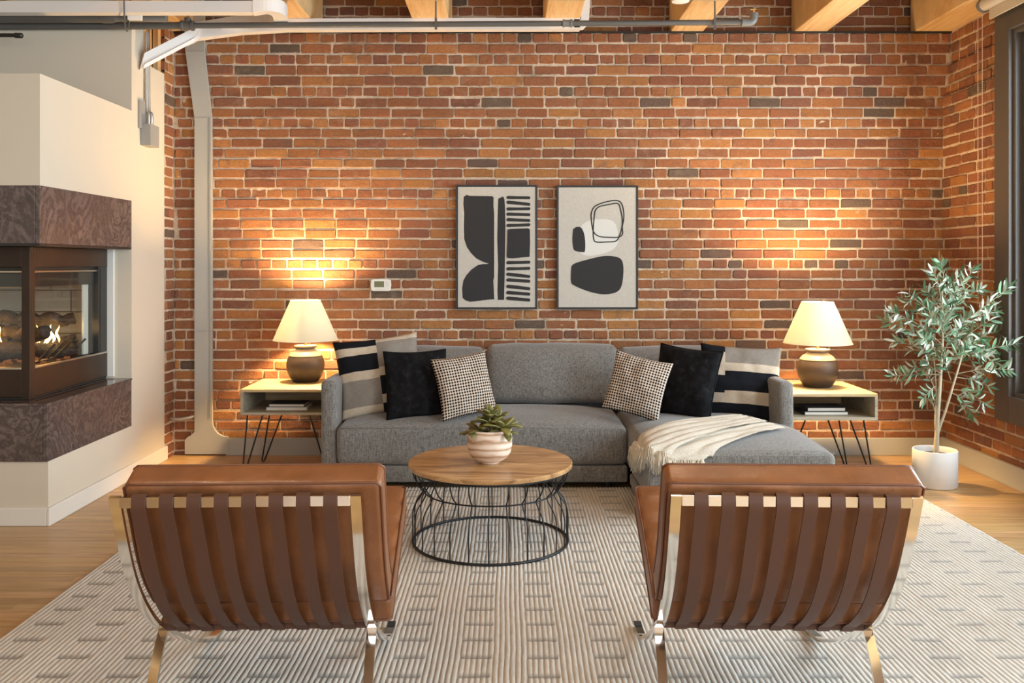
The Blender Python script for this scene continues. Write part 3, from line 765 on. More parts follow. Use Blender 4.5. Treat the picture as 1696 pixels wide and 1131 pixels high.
b = MB(); b.box(-LW, -.02, .03, D_, HH-.03, HH); b.box(-LW-.02, -LW, 0, D_, 0, HH); b.build('firebox_shell', M['soot'], fi)
rfb = random.Random(2)
yb_ = D_-.10
for r_ in range(4):
    x = -.045 - (0 if r_ % 2 else .12)
    if r_ % 2 == 0:
        b = MB(); b.box(-.045-.117, -.045, yb_, yb_+.03, .148+.125*r_, .148+.125*(r_+1)-.004, .002); b.build('firebrick', M['firebrick'], fi)
    while x > -LW+.02:
        x0 = max(x-.235, -LW); b = MB(); b.box(x0, x-.004, yb_, yb_+.03, .148+.125*r_, .148+.125*(r_+1)-.004, .002); b.build('firebrick', M['firebrick'], fi); x -= .235
b = MB(); b.box(-LW, -.03, yb_+.028, yb_+.05, .1, HH); b.build('panel_backing', M['soot'], fi)
b = MB(); b.lathe([(.016,0),(.018,.004),(.010,.006)], 16); o = b.build('gas_port', M['firebrick'], fi); o.rotation_euler = (PI/2, 0, 0); o.location = (-.20, yb_, .50)
# logs, resting in the tray
ZT = Z0+.145
def log(p0, p1, r, name, label):
    p0, p1 = Vector(p0), Vector(p1); n = 16; d = p1-p0; pts = [p0+d*(k/n)+Vector((0,0,.012*math.sin(k*1.3))) for k in range(n+1)]
    rs_ = [r*(.95+.16*noise.noise(Vector((k*.6, p0.x*9, 0)))) for k in range(n+1)]
    b = MB(); c = (p0+p1)/2; b.tube([p-c for p in pts], rs_, 16)
    b.v = [tuple(Vector(v)*(1+.10*noise.noise(Vector(v)*30))) for v in b.v]
    o = b.build(name, M['log'], smooth=True, auto=60, loc=c); tag(o, label, 'log', 'charred logs in the fireplace'); return o
log((-3.05,4.66,ZT+.06), (-2.44,4.98,ZT+.065), .058, 'fire_log', 'thick charred log lying lowest at the front of the fire')
log((-2.85,4.90,ZT+.15), (-2.47,4.72,ZT+.155), .038, 'fire_log', 'short dark round-ended log crossing over the lowest log')
log((-2.80,4.86,ZT+.235), (-2.42,4.93,ZT+.215), .034, 'fire_log', 'upper thin charred log lying across the top of the fire')
log((-3.1,4.96,ZT+.045), (-2.75,4.80,ZT+.12), .042, 'fire_log', 'charred log at the left rear leaning on the grate')
gr = empty('fire_grate', (-2.6, 4.66, ZT), 'black iron grate with slanted bars in front of the logs', 'grate')
for k in range(5):
    b = MB(); y_ = .02+k*.085; b.tube([(.115, y_, .02), (.175, y_+.05, .10)], .006, 8); b.build('bar', M['black'], gr)
b = MB(); b.tube([(.12, -.05, .012), (.12, .42, .012)], .007, 8); b.build('rail', M['black'], gr)
b = MB()
for k in range(60):
    x, y_ = rfb.uniform(-3.1, -2.46), rfb.uniform(4.6, 4.95); q = rfb.uniform(.008, .018); b.box(x-q, x+q, y_-q, y_+q, ZT, ZT+q, .003)
o = b.build('ember_bed', M['ember']); tag(o, 'bed of glowing embers under the logs', 'embers', kind='stuff')
fl = empty('fire_flames', (-2.65, 4.8, ZT+.1), 'orange gas flames licking up between the charred logs', 'flames')
def flame(x, y_, h, w_, m_, lean=0):
    b = MB(); n = 9; pts = []; rr = []
    for k in range(n+1):
        t_ = k/n; pts.append((x+lean*t_*t_+.008*math.sin(t_*7+x*40), y_, t_*h)); rr.append(max(.0006, w_*math.sin(PI*(.12+.88*(1-t_)**1.0)*.95)*(1-t_)**.5))
    b.tube(pts, rr, 10); return b.build('flame', m_, fl, smooth=True)
for k in range(16):
    x = rfb.uniform(.08, .19) if k % 2 else rfb.uniform(-.20, -.04); flame(x, rfb.uniform(-.03, .05), rfb.uniform(.05, .105), rfb.uniform(.006, .012), M['flame'] if k % 3 else M['flame_core'], rfb.uniform(-.02, .02))
point('fire_glow', (-2.70, 4.68, ZT+.20), .8, (1, .45, .12), .06)

# ================================================================== RUG
rx0, rx1, ry0, ry1 = -1.71, 2.208, 1.9, 4.99
b = MB(); b.c = []
per_x, per_y = .2135, .130; nr = .0178
xs = []; x = rx0
while x < rx1-1e-6:
    xs += [x, x+nr*.14, x+nr*.5, x+nr*.86]; x += nr
xs.append(rx1)
ysr = []; y = ry0
while y < ry1-.01:
    for t_ in (0, .06, .12, .3, .5, .7, .88): ysr.append(y+t_*per_y)
    y += per_y
ysr = [q for q in ysr if q < ry1]+[ry1]
NX_, NY_ = len(xs), len(ysr)
for y in ysr:
    fy = ((y-ry0) % per_y)/per_y
    for i_, x in enumerate(xs):
        k = i_ % 4; cell = (x-rx0) % per_x
        col_ = int((x-rx0)//per_x); dash = .055 < cell < .155
        ph = noise.noise(Vector((x*1.3, y*2.2, 1)))*.004+noise.noise(Vector((int(i_/4)*3.7, y*13, 4)))*.0022
        h = (0, .0035, .005, .0035)[k]; cc = (.80, .95, 1.0, .95)[k]  # cc paints groove shade into the vertex colour, besides the ridge relief
        if dash and abs(fy-.06) < .07: h = .0002; cc = .5  # dash grooves get painted shade too
        wob = noise.noise(Vector((x*30, y*9, 7)))*.0012
        edge = min(x-rx0, rx1-x, y-ry0, ry1-y); base = .008 if edge > .003 else 0
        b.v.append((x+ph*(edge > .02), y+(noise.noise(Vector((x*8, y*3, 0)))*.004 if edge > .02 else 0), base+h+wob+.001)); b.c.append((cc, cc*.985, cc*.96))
for j in range(NY_-1):
    for i_ in range(NX_-1):
        q = j*NX_+i_; b.f.append((q, q+1, q+NX_+1, q+NX_)); b.mi.append(0)
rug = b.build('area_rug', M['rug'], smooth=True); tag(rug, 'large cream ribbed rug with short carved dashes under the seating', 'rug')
ZR = .012

# ================================================================== SOFA
sf = empty('sectional_sofa', (.25, 5.2, 0), 'grey fabric sectional sofa with chaise against the brick wall', 'sofa')
sx, sy = .25, 5.2
def P(b_, name, m_=None, smooth=True, auto=None, par=None):
    b_.v = [(x-sx, y-sy, z_) for x, y, z_ in b_.v]
    return b_.build(name, m_ or M['sofa'], par or sf, smooth=smooth, auto=auto)
def sag(p, amp=.003, s=4): return amp*noise.noise(Vector((p.x*s, p.y*s, p.z*s)))
b = MB(); b.puff(-1.06, -.970, 4.955, 5.80, .046, .612, .028, (10,24,16), lambda p: Vector((p.x+sag(p), p.y+sag(p,.004), p.z))); P(b, 'arm')
b = MB(); b.puff(1.485, 1.57, 4.90, 5.80, .046, .612, .028, (10,24,16), lambda p: Vector((p.x+sag(p), p.y, p.z))); P(b, 'arm')
b = MB(); b.box(-1.0, 1.52, 5.66, 5.80, .046, .60, .02); P(b, 'back_frame', auto=40)
b = MB(); b.puff(-.972, .655, 4.945, 5.66, .046, .138, .012, (20,12,8)); P(b, 'base')
b = MB(); b.puff(.66, 1.588, 4.318, 4.90, .046, .110, .012, (20,12,8)); P(b, 'base')
def seat_fn(x0, x1, y0, y1, h):
    def f(p):
        a = (p.x-x0)/(x1-x0)*2-1; c = (p.y-y0)/(y1-y0)*2-1
        k = max(0, 1-abs(a)**5)*max(0, 1-abs(c)**3.5) if p.z > .25 else 0
        zz = max(0, (p.z-.25)/.11)
        return Vector((p.x+sag(p,.004), p.y+sag(p,.005)-.008*(zz if c < -.9 else 0), p.z+h*k*min(1, zz)+sag(p,.004,6)))
    return f
b = MB(); b.puff(-.968, .652, 4.935, 5.56, .142, .358, .035, (48,26,12), seat_fn(-.968, .652, 4.935, 5.56, .058)); P(b, 'seat_cushion')
f0 = seat_fn(.658, 1.586, 4.31, 5.56, .068)
def chfn(p):
    q = f0(p)
    if q.y > 4.86 and q.x > 1.0:
        t_ = min(1, (q.y-4.86)/.03); lim = lam(1.586, 1.48, t_); q.x = 1.0+(q.x-1.0)*(lim-1.0)/(1.586-1.0)
    return q
b = MB(); b.puff(.658, 1.586, 4.31, 5.56, .114, .345, .035, (34,60,12), chfn); P(b, 'chaise_cushion')
# seams
b = MB(); b.tube([(-.955, 4.926, .352), (-.4, 4.924, .355), (.1, 4.924, .355), (.64, 4.926, .352)], .0016, 5)
b.tube([(.645, 4.55, .335), (.652, 4.36, .334), (.70, 4.299, .334), (1.1, 4.297, .334), (1.54, 4.299, .334), (1.592, 4.36, .334), (1.592, 4.8, .335)], .0016, 5); P(b, 'seam', M['sofa'])
def backcush(x0, x1, top, y0=5.43, puf=.05):
    def f(p):
        a = (p.x-x0)/(x1-x0)*2-1; c = (p.z-.40)/(top-.40)*2-1
        k = max(0, 1-abs(a)**4)*max(0, 1-abs(c)**4)
        front = (p.y < y0+.1)
        y_ = p.y-(puf*k if front else 0)+(p.z-.40)*.26
        return Vector((p.x+sag(p,.006), y_+sag(p,.008,5), p.z+(.012*(1-a*a) if c > .6 else 0)+sag(p,.005,6)))
    b = MB(); b.puff(x0, x1, y0, y0+.17, .405, top, .045, (34,12,26), f); return P(b, 'back_cushion')
backcush(-.965, -.158, .735); backcush(-.150, .672, .752); backcush(.680, 1.475, .735)
for x, y, zb in ((-.98,5.02,ZR-.003), (.55,5.02,ZR-.003), (.74,4.40,ZR-.003), (1.5,4.40,ZR-.003), (-.98,5.7,.0), (1.5,5.7,.0)):
    b = MB(); b.lathe([(.022,zb+.0),(.026,.047)], 14, (x,y,0)); P(b, 'foot', M['soot'], auto=40)
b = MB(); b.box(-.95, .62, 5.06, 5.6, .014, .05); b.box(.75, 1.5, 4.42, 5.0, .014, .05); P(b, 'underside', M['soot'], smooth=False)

# ---- pillows
def pillow(name, label, c, wd, ht, th, roll, tilt, yaw, mats, seed=0, back=True, mid=0.07, group='scatter pillows on the sofa', hem=False):
    n = 30; b = MB(); uvs = []
    ids = {}
    def pos(i_, j, side):
        a = -1+2*i_/n; c_ = -1+2*j/n
        x = wd/2*a*(1-mid*(1-c_*c_)*abs(a)**3); z_ = ht/2*c_*(1-mid*(1-a*a)*abs(c_)**3)
        t_ = max(0, (1-a**2))*max(0, (1-c_**2)); y_ = side*th/2*t_**.42
        wr = noise.noise(Vector((a*2.2+seed, c_*2.2, side*3)))*.022*t_**.3+noise.noise(Vector((a*6+seed, c_*6, side*3)))*.007*t_**.3
        z_ -= .012*(1-c_)*(1-a*a)*.0
        return (x, y_+wr, z_)
    for side in (-1, 1):
        for j in range(n+1):
            for i_ in range(n+1):
                edge = i_ in (0, n) or j in (0, n)
                key = (i_, j, 0 if edge else side)
                if key not in ids: ids[key] = len(b.v); b.v.append(pos(i_, j, 0 if edge else side))
    g_ = lambda i_, j, s: ids[(i_, j, 0 if (i_ in (0,n) or j in (0,n)) else s)]
    for s, mi in ((-1, 0), (1, 1)):
        for j in range(n):
            for i_ in range(n):
                q = [(i_,j),(i_+1,j),(i_+1,j+1),(i_,j+1)]
                if s == 1: q = q[::-1]
                b.f.append(tuple(g_(a, c_, s) for a, c_ in q)); b.mi.append(mi); uvs += [(a/n, c_/n) for a, c_ in q]
    me = b.mesh(name, mats, True); uvl = me.uv_layers.new(name='UVMap')
    uvl.data.foreach_set('uv', [x for uv_ in uvs for x in uv_])
    o = bpy.data.objects.new(name, me); COL.objects.link(o)
    mtx = Matrix.Rotation(rad(yaw), 4, 'Z') @ Matrix.Rotation(rad(-tilt), 4, 'X') @ Matrix.Rotation(rad(roll), 4, 'Y')
    o.rotation_euler = mtx.to_euler(); o.location = c
    if hem:
        h = MB(); pts = [pos(i_, 0, 0) for i_ in range(n)]+[pos(n, j, 0) for j in range(n)]+[pos(n-i_, n, 0) for i_ in range(n)]+[pos(0, n-j, 0) for j in range(n)]
        h.tube(pts, .004, 6, closed=True); h.build('piping', mats[0], o, smooth=True)
    return tag(o, label, 'pillow', group)
pillow('throw_pillow', 'large black, cream and grey patchwork pillow by the left arm', PX(629,622,5.22), .50, .47, .15, -7, 17, 8, [M['stripe_a'], M['plain_back']], 1)
pillow('throw_pillow', 'black velvet pillow between the left patchwork and dotted pillows', PX(690,637,5.10), .365, .40, .15, -1, 17, 14, [M['velvet'], M['velvet']], 2, hem=True)
pillow('throw_pillow', 'small black-dotted cream pillow on the left, behind the potted succulent', PX(769,638,5.03), .335, .355, .13, -7, 16, 22, [M['dots'], M['plain_back']], 3)
pillow('throw_pillow', 'small black-dotted cream pillow right of the middle back cushion', PX(1055,639,5.03), .335, .345, .13, 12, 16, -18, [M['dots'], M['plain_back']], 4)
pillow('throw_pillow', 'black velvet pillow between the right dotted and patchwork pillows', PX(1134,634,5.12), .40, .42, .15, 4, 16, -38, [M['velvet'], M['velvet']], 5, hem=True)
pillow('throw_pillow', 'large patchwork pillow with wide black stripe by the right arm', PX(1226,634,5.20), .47, .45, .15, 3, 18, -8, [M['stripe_b'], M['plain_back']], 6)

# ---- throw
def ztop(x, y):
    a = (x-.658)/(1.586-.658)*2-1; c = (y-4.31)/(5.56-4.31)*2-1
    a = max(-.999, min(.999, a)); c = max(-.999, min(.999, c))
    k = (1-abs(a)**5)*(1-abs(c)**3.5)
    ex = min(x-.658, y-4.31, 1.586-x); rnd = .035; drop = 0
    if ex < rnd: e = max(0, rnd-ex); drop = rnd-math.sqrt(max(0, rnd*rnd-e*e))
    return .345-drop*.9+.068*k
def drape(x, y, lift):
    dx = max(0, .655-x); dy = max(0, 4.302-y); d = math.hypot(dx, dy)
    if d <= 0: return Vector((x, y, ztop(x, y)+lift))
    zz = ztop(max(x, .66), max(y, 4.312))
    nx, ny = -dx/d, -dy/d; arc = .03
    out_ = (arc*.55+lift)*(1-math.exp(-d/arc))
    px_, py_ = max(x, .655), max(y, 4.302)
    return Vector((px_+nx*out_, py_+ny*out_, zz+lift-max(0, d-.012)))
tb = empty('throw_blanket', (.95, 4.5, .42), 'cream woven throw blanket with tasselled edge over the chaise corner', 'blanket')
tbl = Vector((.95, 4.5, .42))
def cloth(A, B, C_, D, E, lift, seed, n=46, m_=70):
    A, B, C_, D, E = [Vector((*p, 0)) for p in (A, B, C_, D, E)]
    b = MB(); end = []
    for s in range(m_+1):
        t_ = s/m_
        for k in range(n+1):
            w_ = k/n; st = A.lerp(B, w_); en = D*(1-w_)**2+E*2*w_*(1-w_)+C_*w_**2
            p = st.lerp(en, t_)
            fold = .0075*math.sin(w_*15+t_*3+seed)*(.3+t_)+.006*noise.noise(Vector((w_*5+seed, t_*4, 0)))
            q = drape(p.x, p.y, lift+.010+abs(fold)+.002*noise.noise(Vector((w_*16, t_*14, seed))))
            b.v.append(tuple(q-tbl))
            if s == m_: end.append(q-tbl)
    for s in range(m_):
        for k in range(n): q = s*(n+1)+k; b.f.append((q, q+1, q+n+2, q+n+1)); b.mi.append(0)
    return b, end
b, end1 = cloth((1.27,4.90), (1.44,4.63), (.93,4.27), (.60,4.54), (.62,4.22), 0, 1.0)
b.build('lower_layer', M['throw'], tb, smooth=True)
b, end2 = cloth((1.26,4.90), (1.37,4.72), (.76,4.29), (.61,4.58), (.62,4.30), .010, 4.0)
b.build('upper_layer', M['throw'], tb, smooth=True)
fr = MB(); rt = random.Random(9)
for end in (end1, end2):
    for k in range(0, len(end)):
        for rep in range(6):
            p = end[k]+Vector((rt.uniform(-.006,.006), rt.uniform(-.004,.004), .006)); L = rt.uniform(.055, .10)
            q1 = p+Vector((rt.uniform(-.010,.010), -rt.uniform(.0,.012), -L*.5)); q2 = q1+Vector((rt.uniform(-.012,.012), rt.uniform(-.006,.004), -L*.5))
            fr.tube([p, q1, q2], [.0022,.0030,.0016], 4)
fr.build('fringe', M['fringe'], tb, smooth=True, kind='stuff')

# ================================================================== SIDE TABLES, LAMPS, BOOKS
def side_table(name, x0, x1, y0, y1, zt, zb, feet, label):
    xc, yc = (x0+x1)/2, (y0+y1)/2; t = empty(name, (xc, yc, 0), label, 'side table', 'box side tables with hairpin legs')
    hw, hd = (x1-x0)/2, (y1-y0)/2; th = .017
    b = MB(); b.box(-hw, hw, -hd, hd, zt-th, zt, .002); b.build('tabletop', M['ply'], t)
    b = MB(); b.box(-hw, hw, -hd, hd, zb, zb+th, .002); b.build('shelf', M['ply_edge'], t)
    for s in (-1, 1):
        b = MB(); b.box(*sorted((s*hw, s*(hw-th))), -hd, hd, zb+th, zt-th, .001); b.build('side_panel', M['ply_edge'], t)
    b = MB(); b.box(-hw+th, hw-th, hd-th, hd, zb+th, zt-th); b.build('back_panel', M['ply'], t)
    for (fx, fy), (ax_, ay) in feet:
        b = MB(); f_ = Vector((fx-xc, fy-yc, .004))
        top1 = Vector((ax_-xc-.045, ay-yc, zb)); top2 = Vector((ax_-xc+.045, ay-yc+.02, zb))
        b.tube([top1, f_+Vector((-.008, 0, .006)), f_+Vector((0,0,0)), f_+Vector((.008, 0, .006)), top2], .0048, 8)
        b.box(ax_-xc-.06, ax_-xc+.06, ay-yc-.02, ay-yc+.035, zb-.004, zb, .001)
        b.build('hairpin_leg', M['black'], t, smooth=True, auto=50)
    return t
side_table('side_table', -1.60, -1.085, 5.26, 5.76, .52, .367,
    [((-1.600,5.33),(-1.54,5.36)), ((-1.575,5.66),(-1.48,5.66)), ((-1.10,5.36),(-1.17,5.36)), ((-1.11,5.66),(-1.19,5.66))],
    'pale wood box side table left of the sofa with a lamp on it')
side_table('side_table', 1.60, 2.105, 5.08, 5.62, .52, .368,
    [((2.165,5.33),(2.03,5.20)), ((2.10,5.56),(2.00,5.54)), ((1.64,5.33),(1.70,5.20)), ((1.62,5.56),(1.72,5.54))],
    'pale wood box side table right of the sofa with a lamp on it')
def lamp(x, y, zb, label):
    t = empty('table_lamp', (x, y, zb), label, 'lamp', 'matching ceramic table lamps')
    pr = [(r_, z_*.945) for r_, z_ in [(.075,0),(.080,.004),(.086,.012),(.100,.035),(.112,.065),(.1185,.10),(.1185,.125),(.113,.150),(.104,.168),(.103,.172),(.106,.176),(.103,.180),(.088,.198),(.070,.210),(.062,.216),(.060,.222),(.064,.226),(.071,.230),(.073,.236),(.071,.242),(.060,.244),(.012,.244)]]
    b = MB(); b.lathe(pr, 56); b.build('base', M['ceramic'], t, smooth=True, auto=60)
    b = MB(); b.lathe([(.010,.230),(.010,.30),(.016,.305),(.016,.388),(.012,.393)], 16); b.build('stem', M['brass'], t, smooth=True, auto=40)
    zs, ze, r0, r1 = .264, .512, .202, .094
    b = MB(); b.lathe([(r0, zs),(r1, ze),(r1-.0018, ze),(r0-.0018, zs)], 64, cap=False)
    b.f += [(k, (k+1) % 64, 3*64+(k+1) % 64, 3*64+k) for k in range(64)]; b.mi += [0]*64
    b.build('shade', M['shade'], t, smooth=True, auto=40)
    b = MB(); b.torus(r0, .002, (0,0,zs), 64, 6); b.torus(r1, .002, (0,0,ze), 64, 6); b.build('shade_rim', M['shade_trim'], t, smooth=True)
    b = MB(); b.torus(.016, .002, (0,0,.47), 20, 6)
    for k in range(3): a = k*2*PI/3; b.tube([(.016*math.cos(a), .016*math.sin(a), .47), (r1*math.cos(a), r1*math.sin(a), ze-.004)], .0016, 5)
    b.tube([(.0,.045,.30),(.0,.05,.38),(0,.04,.44),(0,.016,.47)], .0015, 5); b.tube([(.0,-.045,.30),(.0,-.05,.38),(0,-.04,.44),(0,-.016,.47)], .0015, 5); b.build('harp', M['brass'], t)
    b = MB(); b.lathe([(.012,.388),(.014,.398),(.024,.428),(.028,.448),(.024,.468),(.012,.480),(.002,.482)], 20); b.build('bulb', M['bulb'], t, smooth=True)
    return t
lamp(PX(506,0,5.62).x, 5.62, .52, 'lit cream-shaded lamp with dark ceramic base on the left side table')
lamp(PX(1354,0,5.38).x, 5.38, .52, 'lit cream-shaded lamp with dark ceramic base on the right side table')
def book(x, y, zb, wd, dp, th, rz, cover, label):
    t = empty('book', (x, y, zb), label, 'book', 'books lying in the side tables', rz=rad(rz))
    b = MB(); b.box(-wd/2, wd/2, -dp/2, dp/2, 0, .0025, .0006); b.box(-wd/2, wd/2, -dp/2, dp/2, th-.0025, th, .0006); b.box(-wd/2, -wd/2+.003, -dp/2, dp/2, 0, th, .0006); b.build('cover', cover, t)
    b = MB(); b.box(-wd/2+.004, wd/2-.004, -dp/2+.004, dp/2-.004, .0025, th-.0025); b.build('pages', M['paper'], t)
zs = .367+.017
book(-1.345, 5.42, zs, .245, .17, .018, 1, M['book_light'], 'lower pale book lying in the left side table')
book(-1.348, 5.425, zs+.018, .215, .155, .018, -1, M['book_dark'], 'upper dark-covered book lying in the left side table')
book(1.838, 5.24, zs+.001, .255, .17, .021, 0, M['book_dark'], 'lower pale book lying in the right side table')
book(1.842, 5.245, zs+.022, .225, .155, .021, 1, M['book_dark'], 'upper dark-covered book lying in the right side table')

# ================================================================== COFFEE TABLE + POT
ct = empty('coffee_table', (-.089, 4.02, ZR), 'round wooden coffee table on a black wire cage base', 'coffee table')
zt = .373-ZR
b = MB(); b.lathe([(.362,zt-.022),(.368,zt-.020),(.370,zt-.016),(.370,zt-.003),(.367,zt)], 96); b.build('tabletop', M['mango'], ct, smooth=True, auto=30)
b = MB(); b.torus(.350, .0055, (0,0,zt-.028), 96); b.build('top_ring', M['black'], ct, smooth=True)
b = MB(); b.torus(.300, .0035, (0,0,.247-ZR), 96); b.build('waist_ring', M['black'], ct, smooth=True)
b = MB(); b.torus(.349, .0065, (0,0,.0065), 96); b.build('base_ring', M['black'], ct, smooth=True)
prof = smoothpath([(.350,0,zt-.028),(.345,0,.300),(.325,0,.262),(.302,0,.237),(.318,0,.205),(.340,0,.172),(.350,0,.13),(.350,0,.06),(.350,0,.006)], 5)
wb = MB(); wb.tube(prof, .0031, 6); wm = wb.mesh('wire', M['black'], True)
for k in range(26):
    o = bpy.data.objects.new('wire', wm); COL.objects.link(o); o.parent = ct; o.rotation_euler.z = 2*PI*(k+.5)/26
pp = empty('succulent_planter', (PX(811,0,3.98).x, 3.98, .374), 'peach swirled stoneware pot with a fleshy green succulent on coffee table', 'potted plant')
b = MB(); b.lathe([(.043,0),(.045,.006),(.054,.009),(.080,.026),(.095,.050),(.101,.080),(.101,.11),(.098,.152),(.094,.152),(.094,.118),(.01,.118)], 56); b.build('pot', M['swirl_pot'], pp, smooth=True, auto=50)
b = MB(); b.lathe([(.093,.118),(.09,.126),(.05,.132),(.002,.134)], 30); b.build('soil', M['soil'], pp, smooth=True)
# fleshy leaves
def fleshy(L, W_, T):
    b = MB(); n = 8; vs = []; m_ = 8
    for i_ in range(n+1):
        t_ = i_/n; w_ = W_/2*math.sin(PI*min(1, .06+t_**1.25*.94))**.75 if t_ < 1 else .0006; w_ = max(w_, .0012)
        if t_ < .25: w_ = max(.0018, W_*.16+W_*.9*t_*.6)
        bend = .22*L*t_*t_
        for k in range(m_):
            a = 2*PI*k/m_; vs.append((math.cos(a)*w_, t_*L, math.sin(a)*min(T/2, w_)*.9-bend+(abs(math.cos(a))**2)*w_*.25))
    fs = [(i_*m_+k, i_*m_+(k+1) % m_, (i_+1)*m_+(k+1) % m_, (i_+1)*m_+k) for i_ in range(n) for k in range(m_)]
    fs += [tuple(range(m_))[::-1], tuple(n*m_+k for k in range(m_))]; b.add(vs, fs); return b.mesh('leaf', M['succulent'], True)
fm = [fleshy(.078, .040, .011), fleshy(.066, .036, .011), fleshy(.088, .034, .012)]
rl = random.Random(17)
for (cx, cy, cz, n_, tilt0) in ((.0, -.01, .205, 9, 20), (.055, -.05, .165, 8, 10), (-.045, -.035, .155, 7, 10), (.035, .03, .19, 7, 20), (-.02, .05, .17, 6, 15), (.078, .0, .165, 5, 5), (.0, -.01, .175, 7, -5), (-.07, -.045, .15, 6, -8), (.075, -.06, .15, 6, -12)):
    st = MB(); st.tube(smoothpath([(cx*.3, cy*.3, .12), (cx*.7, cy*.7, .12+(cz-.12)*.5), (cx, cy, cz)], 4), .004, 7); st.build('stem', M['succulent'], pp, smooth=True)
    a0 = rl.uniform(0, 6)
    for k in range(n_):
        a = a0+k*2.4; o = bpy.data.objects.new('leaf', fm[rl.randrange(3)]); COL.objects.link(o); o.parent = pp
        el = rad(tilt0+k*7+rl.uniform(-14, 14)); o.location = (cx, cy, cz-.004)
        o.rotation_euler = (Matrix.Rotation(a, 4, 'Z') @ Matrix.Rotation(el, 4, 'X')).to_euler(); s_ = rl.uniform(.9, 1.25)*(1-.03*k); o.scale = (s_, s_, s_)
        g_ = rl.choice([(1,1,1), (.8,.8,.7), (1.15,1.1,1.0), (.75,.55,.45)]); o.color = (*g_, 1)

# ================================================================== PICTURES, THERMOSTAT
def picture(name, u0, u1, v0, v1, label, shapes):
    Y = YB-.035; p0 = PX(u0, v1, Y); p1 = PX(u1, v0, Y); wd, hh = p1.x-p0.x, p1.z-p0.z
    t = empty(name, (p0.x, Y, p0.z), label, 'picture', 'framed abstract prints above the sofa'); f_ = .009
    b = MB(); b.box(0, f_, 0, .03, 0, hh); b.box(wd-f_, wd, 0, .03, 0, hh); b.box(f_, wd-f_, 0, .03, 0, f_); b.box(f_, wd-f_, 0, .03, hh-f_, hh); b.build('frame', M['frame_black'], t)
    b = MB(); b.box(f_+.003, wd-f_-.003, .006, .026, f_+.003, hh-f_-.003, .002); b.build('canvas', M['canvas'], t)
    b = MB(); b.box(f_, wd-f_, .02, .029, f_, hh-f_); b.build('backing', M['frame_black'], t)
    lay_ = 0
    for kind_, m_, pts in shapes:
        pts = [(wd*x, hh*(1-y)) for x, y in pts]; q = smoothpath([(x, 0, z_) for x, z_ in pts+pts[:1]], 5)[:-1] if kind_ != 'sharp' else [Vector((x,0,z_)) for x, z_ in pts]
        b = MB(); yy = .0052-lay_*.0003
        if kind_ == 'line':
            b.strip([Vector((p.x, yy, p.z)) for p in q+[q[0], q[1]]], (0,1,0), .0006, .0075)
        else: b.poly([(p.x, p.z) for p in q], yy, .0062)
        b.build('print_shape', m_, t); lay_ += 1
    return t
# outlines as fractions of the picture, x right, y down
def C1(x, y): return ((x-120)/(750-120), (y-78)/(1042-78))
def C2(x, y): return ((x-908)/(1540-908), (y-78)/(1042-78))
K = M['ink']; sh = []
sh.append(('sharp', K, [C1(*p) for p in [(180,170),(205,155),(225,163),(400,165),(412,175),(411,240),(416,300),(416,790),(410,820),(417,965),(370,968),(300,978),(230,985),(195,975),(172,955),(168,880),(178,820),(200,780),(240,735),(290,700),(330,692),(375,690),(330,675),(280,650),(235,605),(205,560),(185,500),(182,400),(185,300),(178,230)]]))
sh.append(('sharp', K, [C1(*p) for p in [(448,185),(485,168),(496,190),(500,260),(503,400),(500,600),(497,800),(493,970),(445,970),(442,900),(447,700),(440,500),(444,300)]]))
for y0_, dy in ((163,2),(200,16),(252,-2),(292,4),(335,6),(380,-6),(668,-4),(716,-4),(758,18),(802,10),(852,18),(900,12),(944,14)):
    sh.append(('sharp', K, [C1(*p) for p in [(512,y0_+6),(525,y0_),(600,y0_+2+dy*.3),(690,y0_+2+dy),(697,y0_+12+dy),(690,y0_+25+dy),(600,y0_+25+dy*.5),(520,y0_+26),(511,y0_+18)]]))
sh.append(('sharp', K, [C1(*p) for p in [(520,425),(545,420),(680,415),(692,425),(694,520),(690,635),(640,640),(560,648),(520,645),(514,630),(518,520)]]))
picture('framed_print', 755, 890, 306, 512, 'black-framed print of stacked dark bars and blocks, left of the pair', sh)
sh = [('smooth', M['pale_ink'], [C2(*p) for p in [(1110,380),(1180,345),(1300,343),(1360,370),(1382,440),(1385,520),(1340,580),(1240,615),(1160,626),(1095,605),(1080,520),(1085,430)]]),
      ('smooth', K, [C2(*p) for p in [(1035,420),(1060,402),(1095,405),(1120,450),(1130,520),(1128,585),(1115,598),(1060,590),(1038,570),(1030,500)]]),
      ('smooth', K, [C2(*p) for p in [(1022,710),(1050,685),(1150,655),(1270,628),(1350,630),(1405,650),(1425,700),(1425,780),(1412,860),(1380,905),(1310,925),(1230,922),(1130,895),(1040,855),(1020,830),(1018,770)]]),
      ('line', K, [C2(*p) for p in [(1175,300),(1200,245),(1270,212),(1360,195),(1405,210),(1425,260),(1430,330),(1418,400),(1420,455),(1390,480),(1330,483),(1240,475),(1195,440),(1180,370)]]),
      ('line', K, [C2(*p) for p in [(1205,280),(1235,245),(1320,225),(1385,220),(1405,270),(1418,340),(1415,400),(1400,460),(1370,510),(1300,518),(1215,518),(1195,490),(1192,420),(1198,340)]])]
picture('framed_print', 922, 1057, 307, 512, 'black-framed print of rounded dark blobs and a looped outline, right of the pair', sh)
Y = YB-.014; p0 = PX(614.5, 482, Y); p1 = PX(648, 461.5, Y); wd, hh = p1.x-p0.x, p1.z-p0.z
t = empty('thermostat', (p0.x, Y, p0.z), 'small white thermostat with olive screen on the brick', 'thermostat')
b = MB()
pl = [(.10,0),(.90,0),(.97,.1),(1,.5),(.97,.88),(.85,.96),(.5,1.0),(.15,.96),(.03,.88),(0,.5),(.03,.1)]
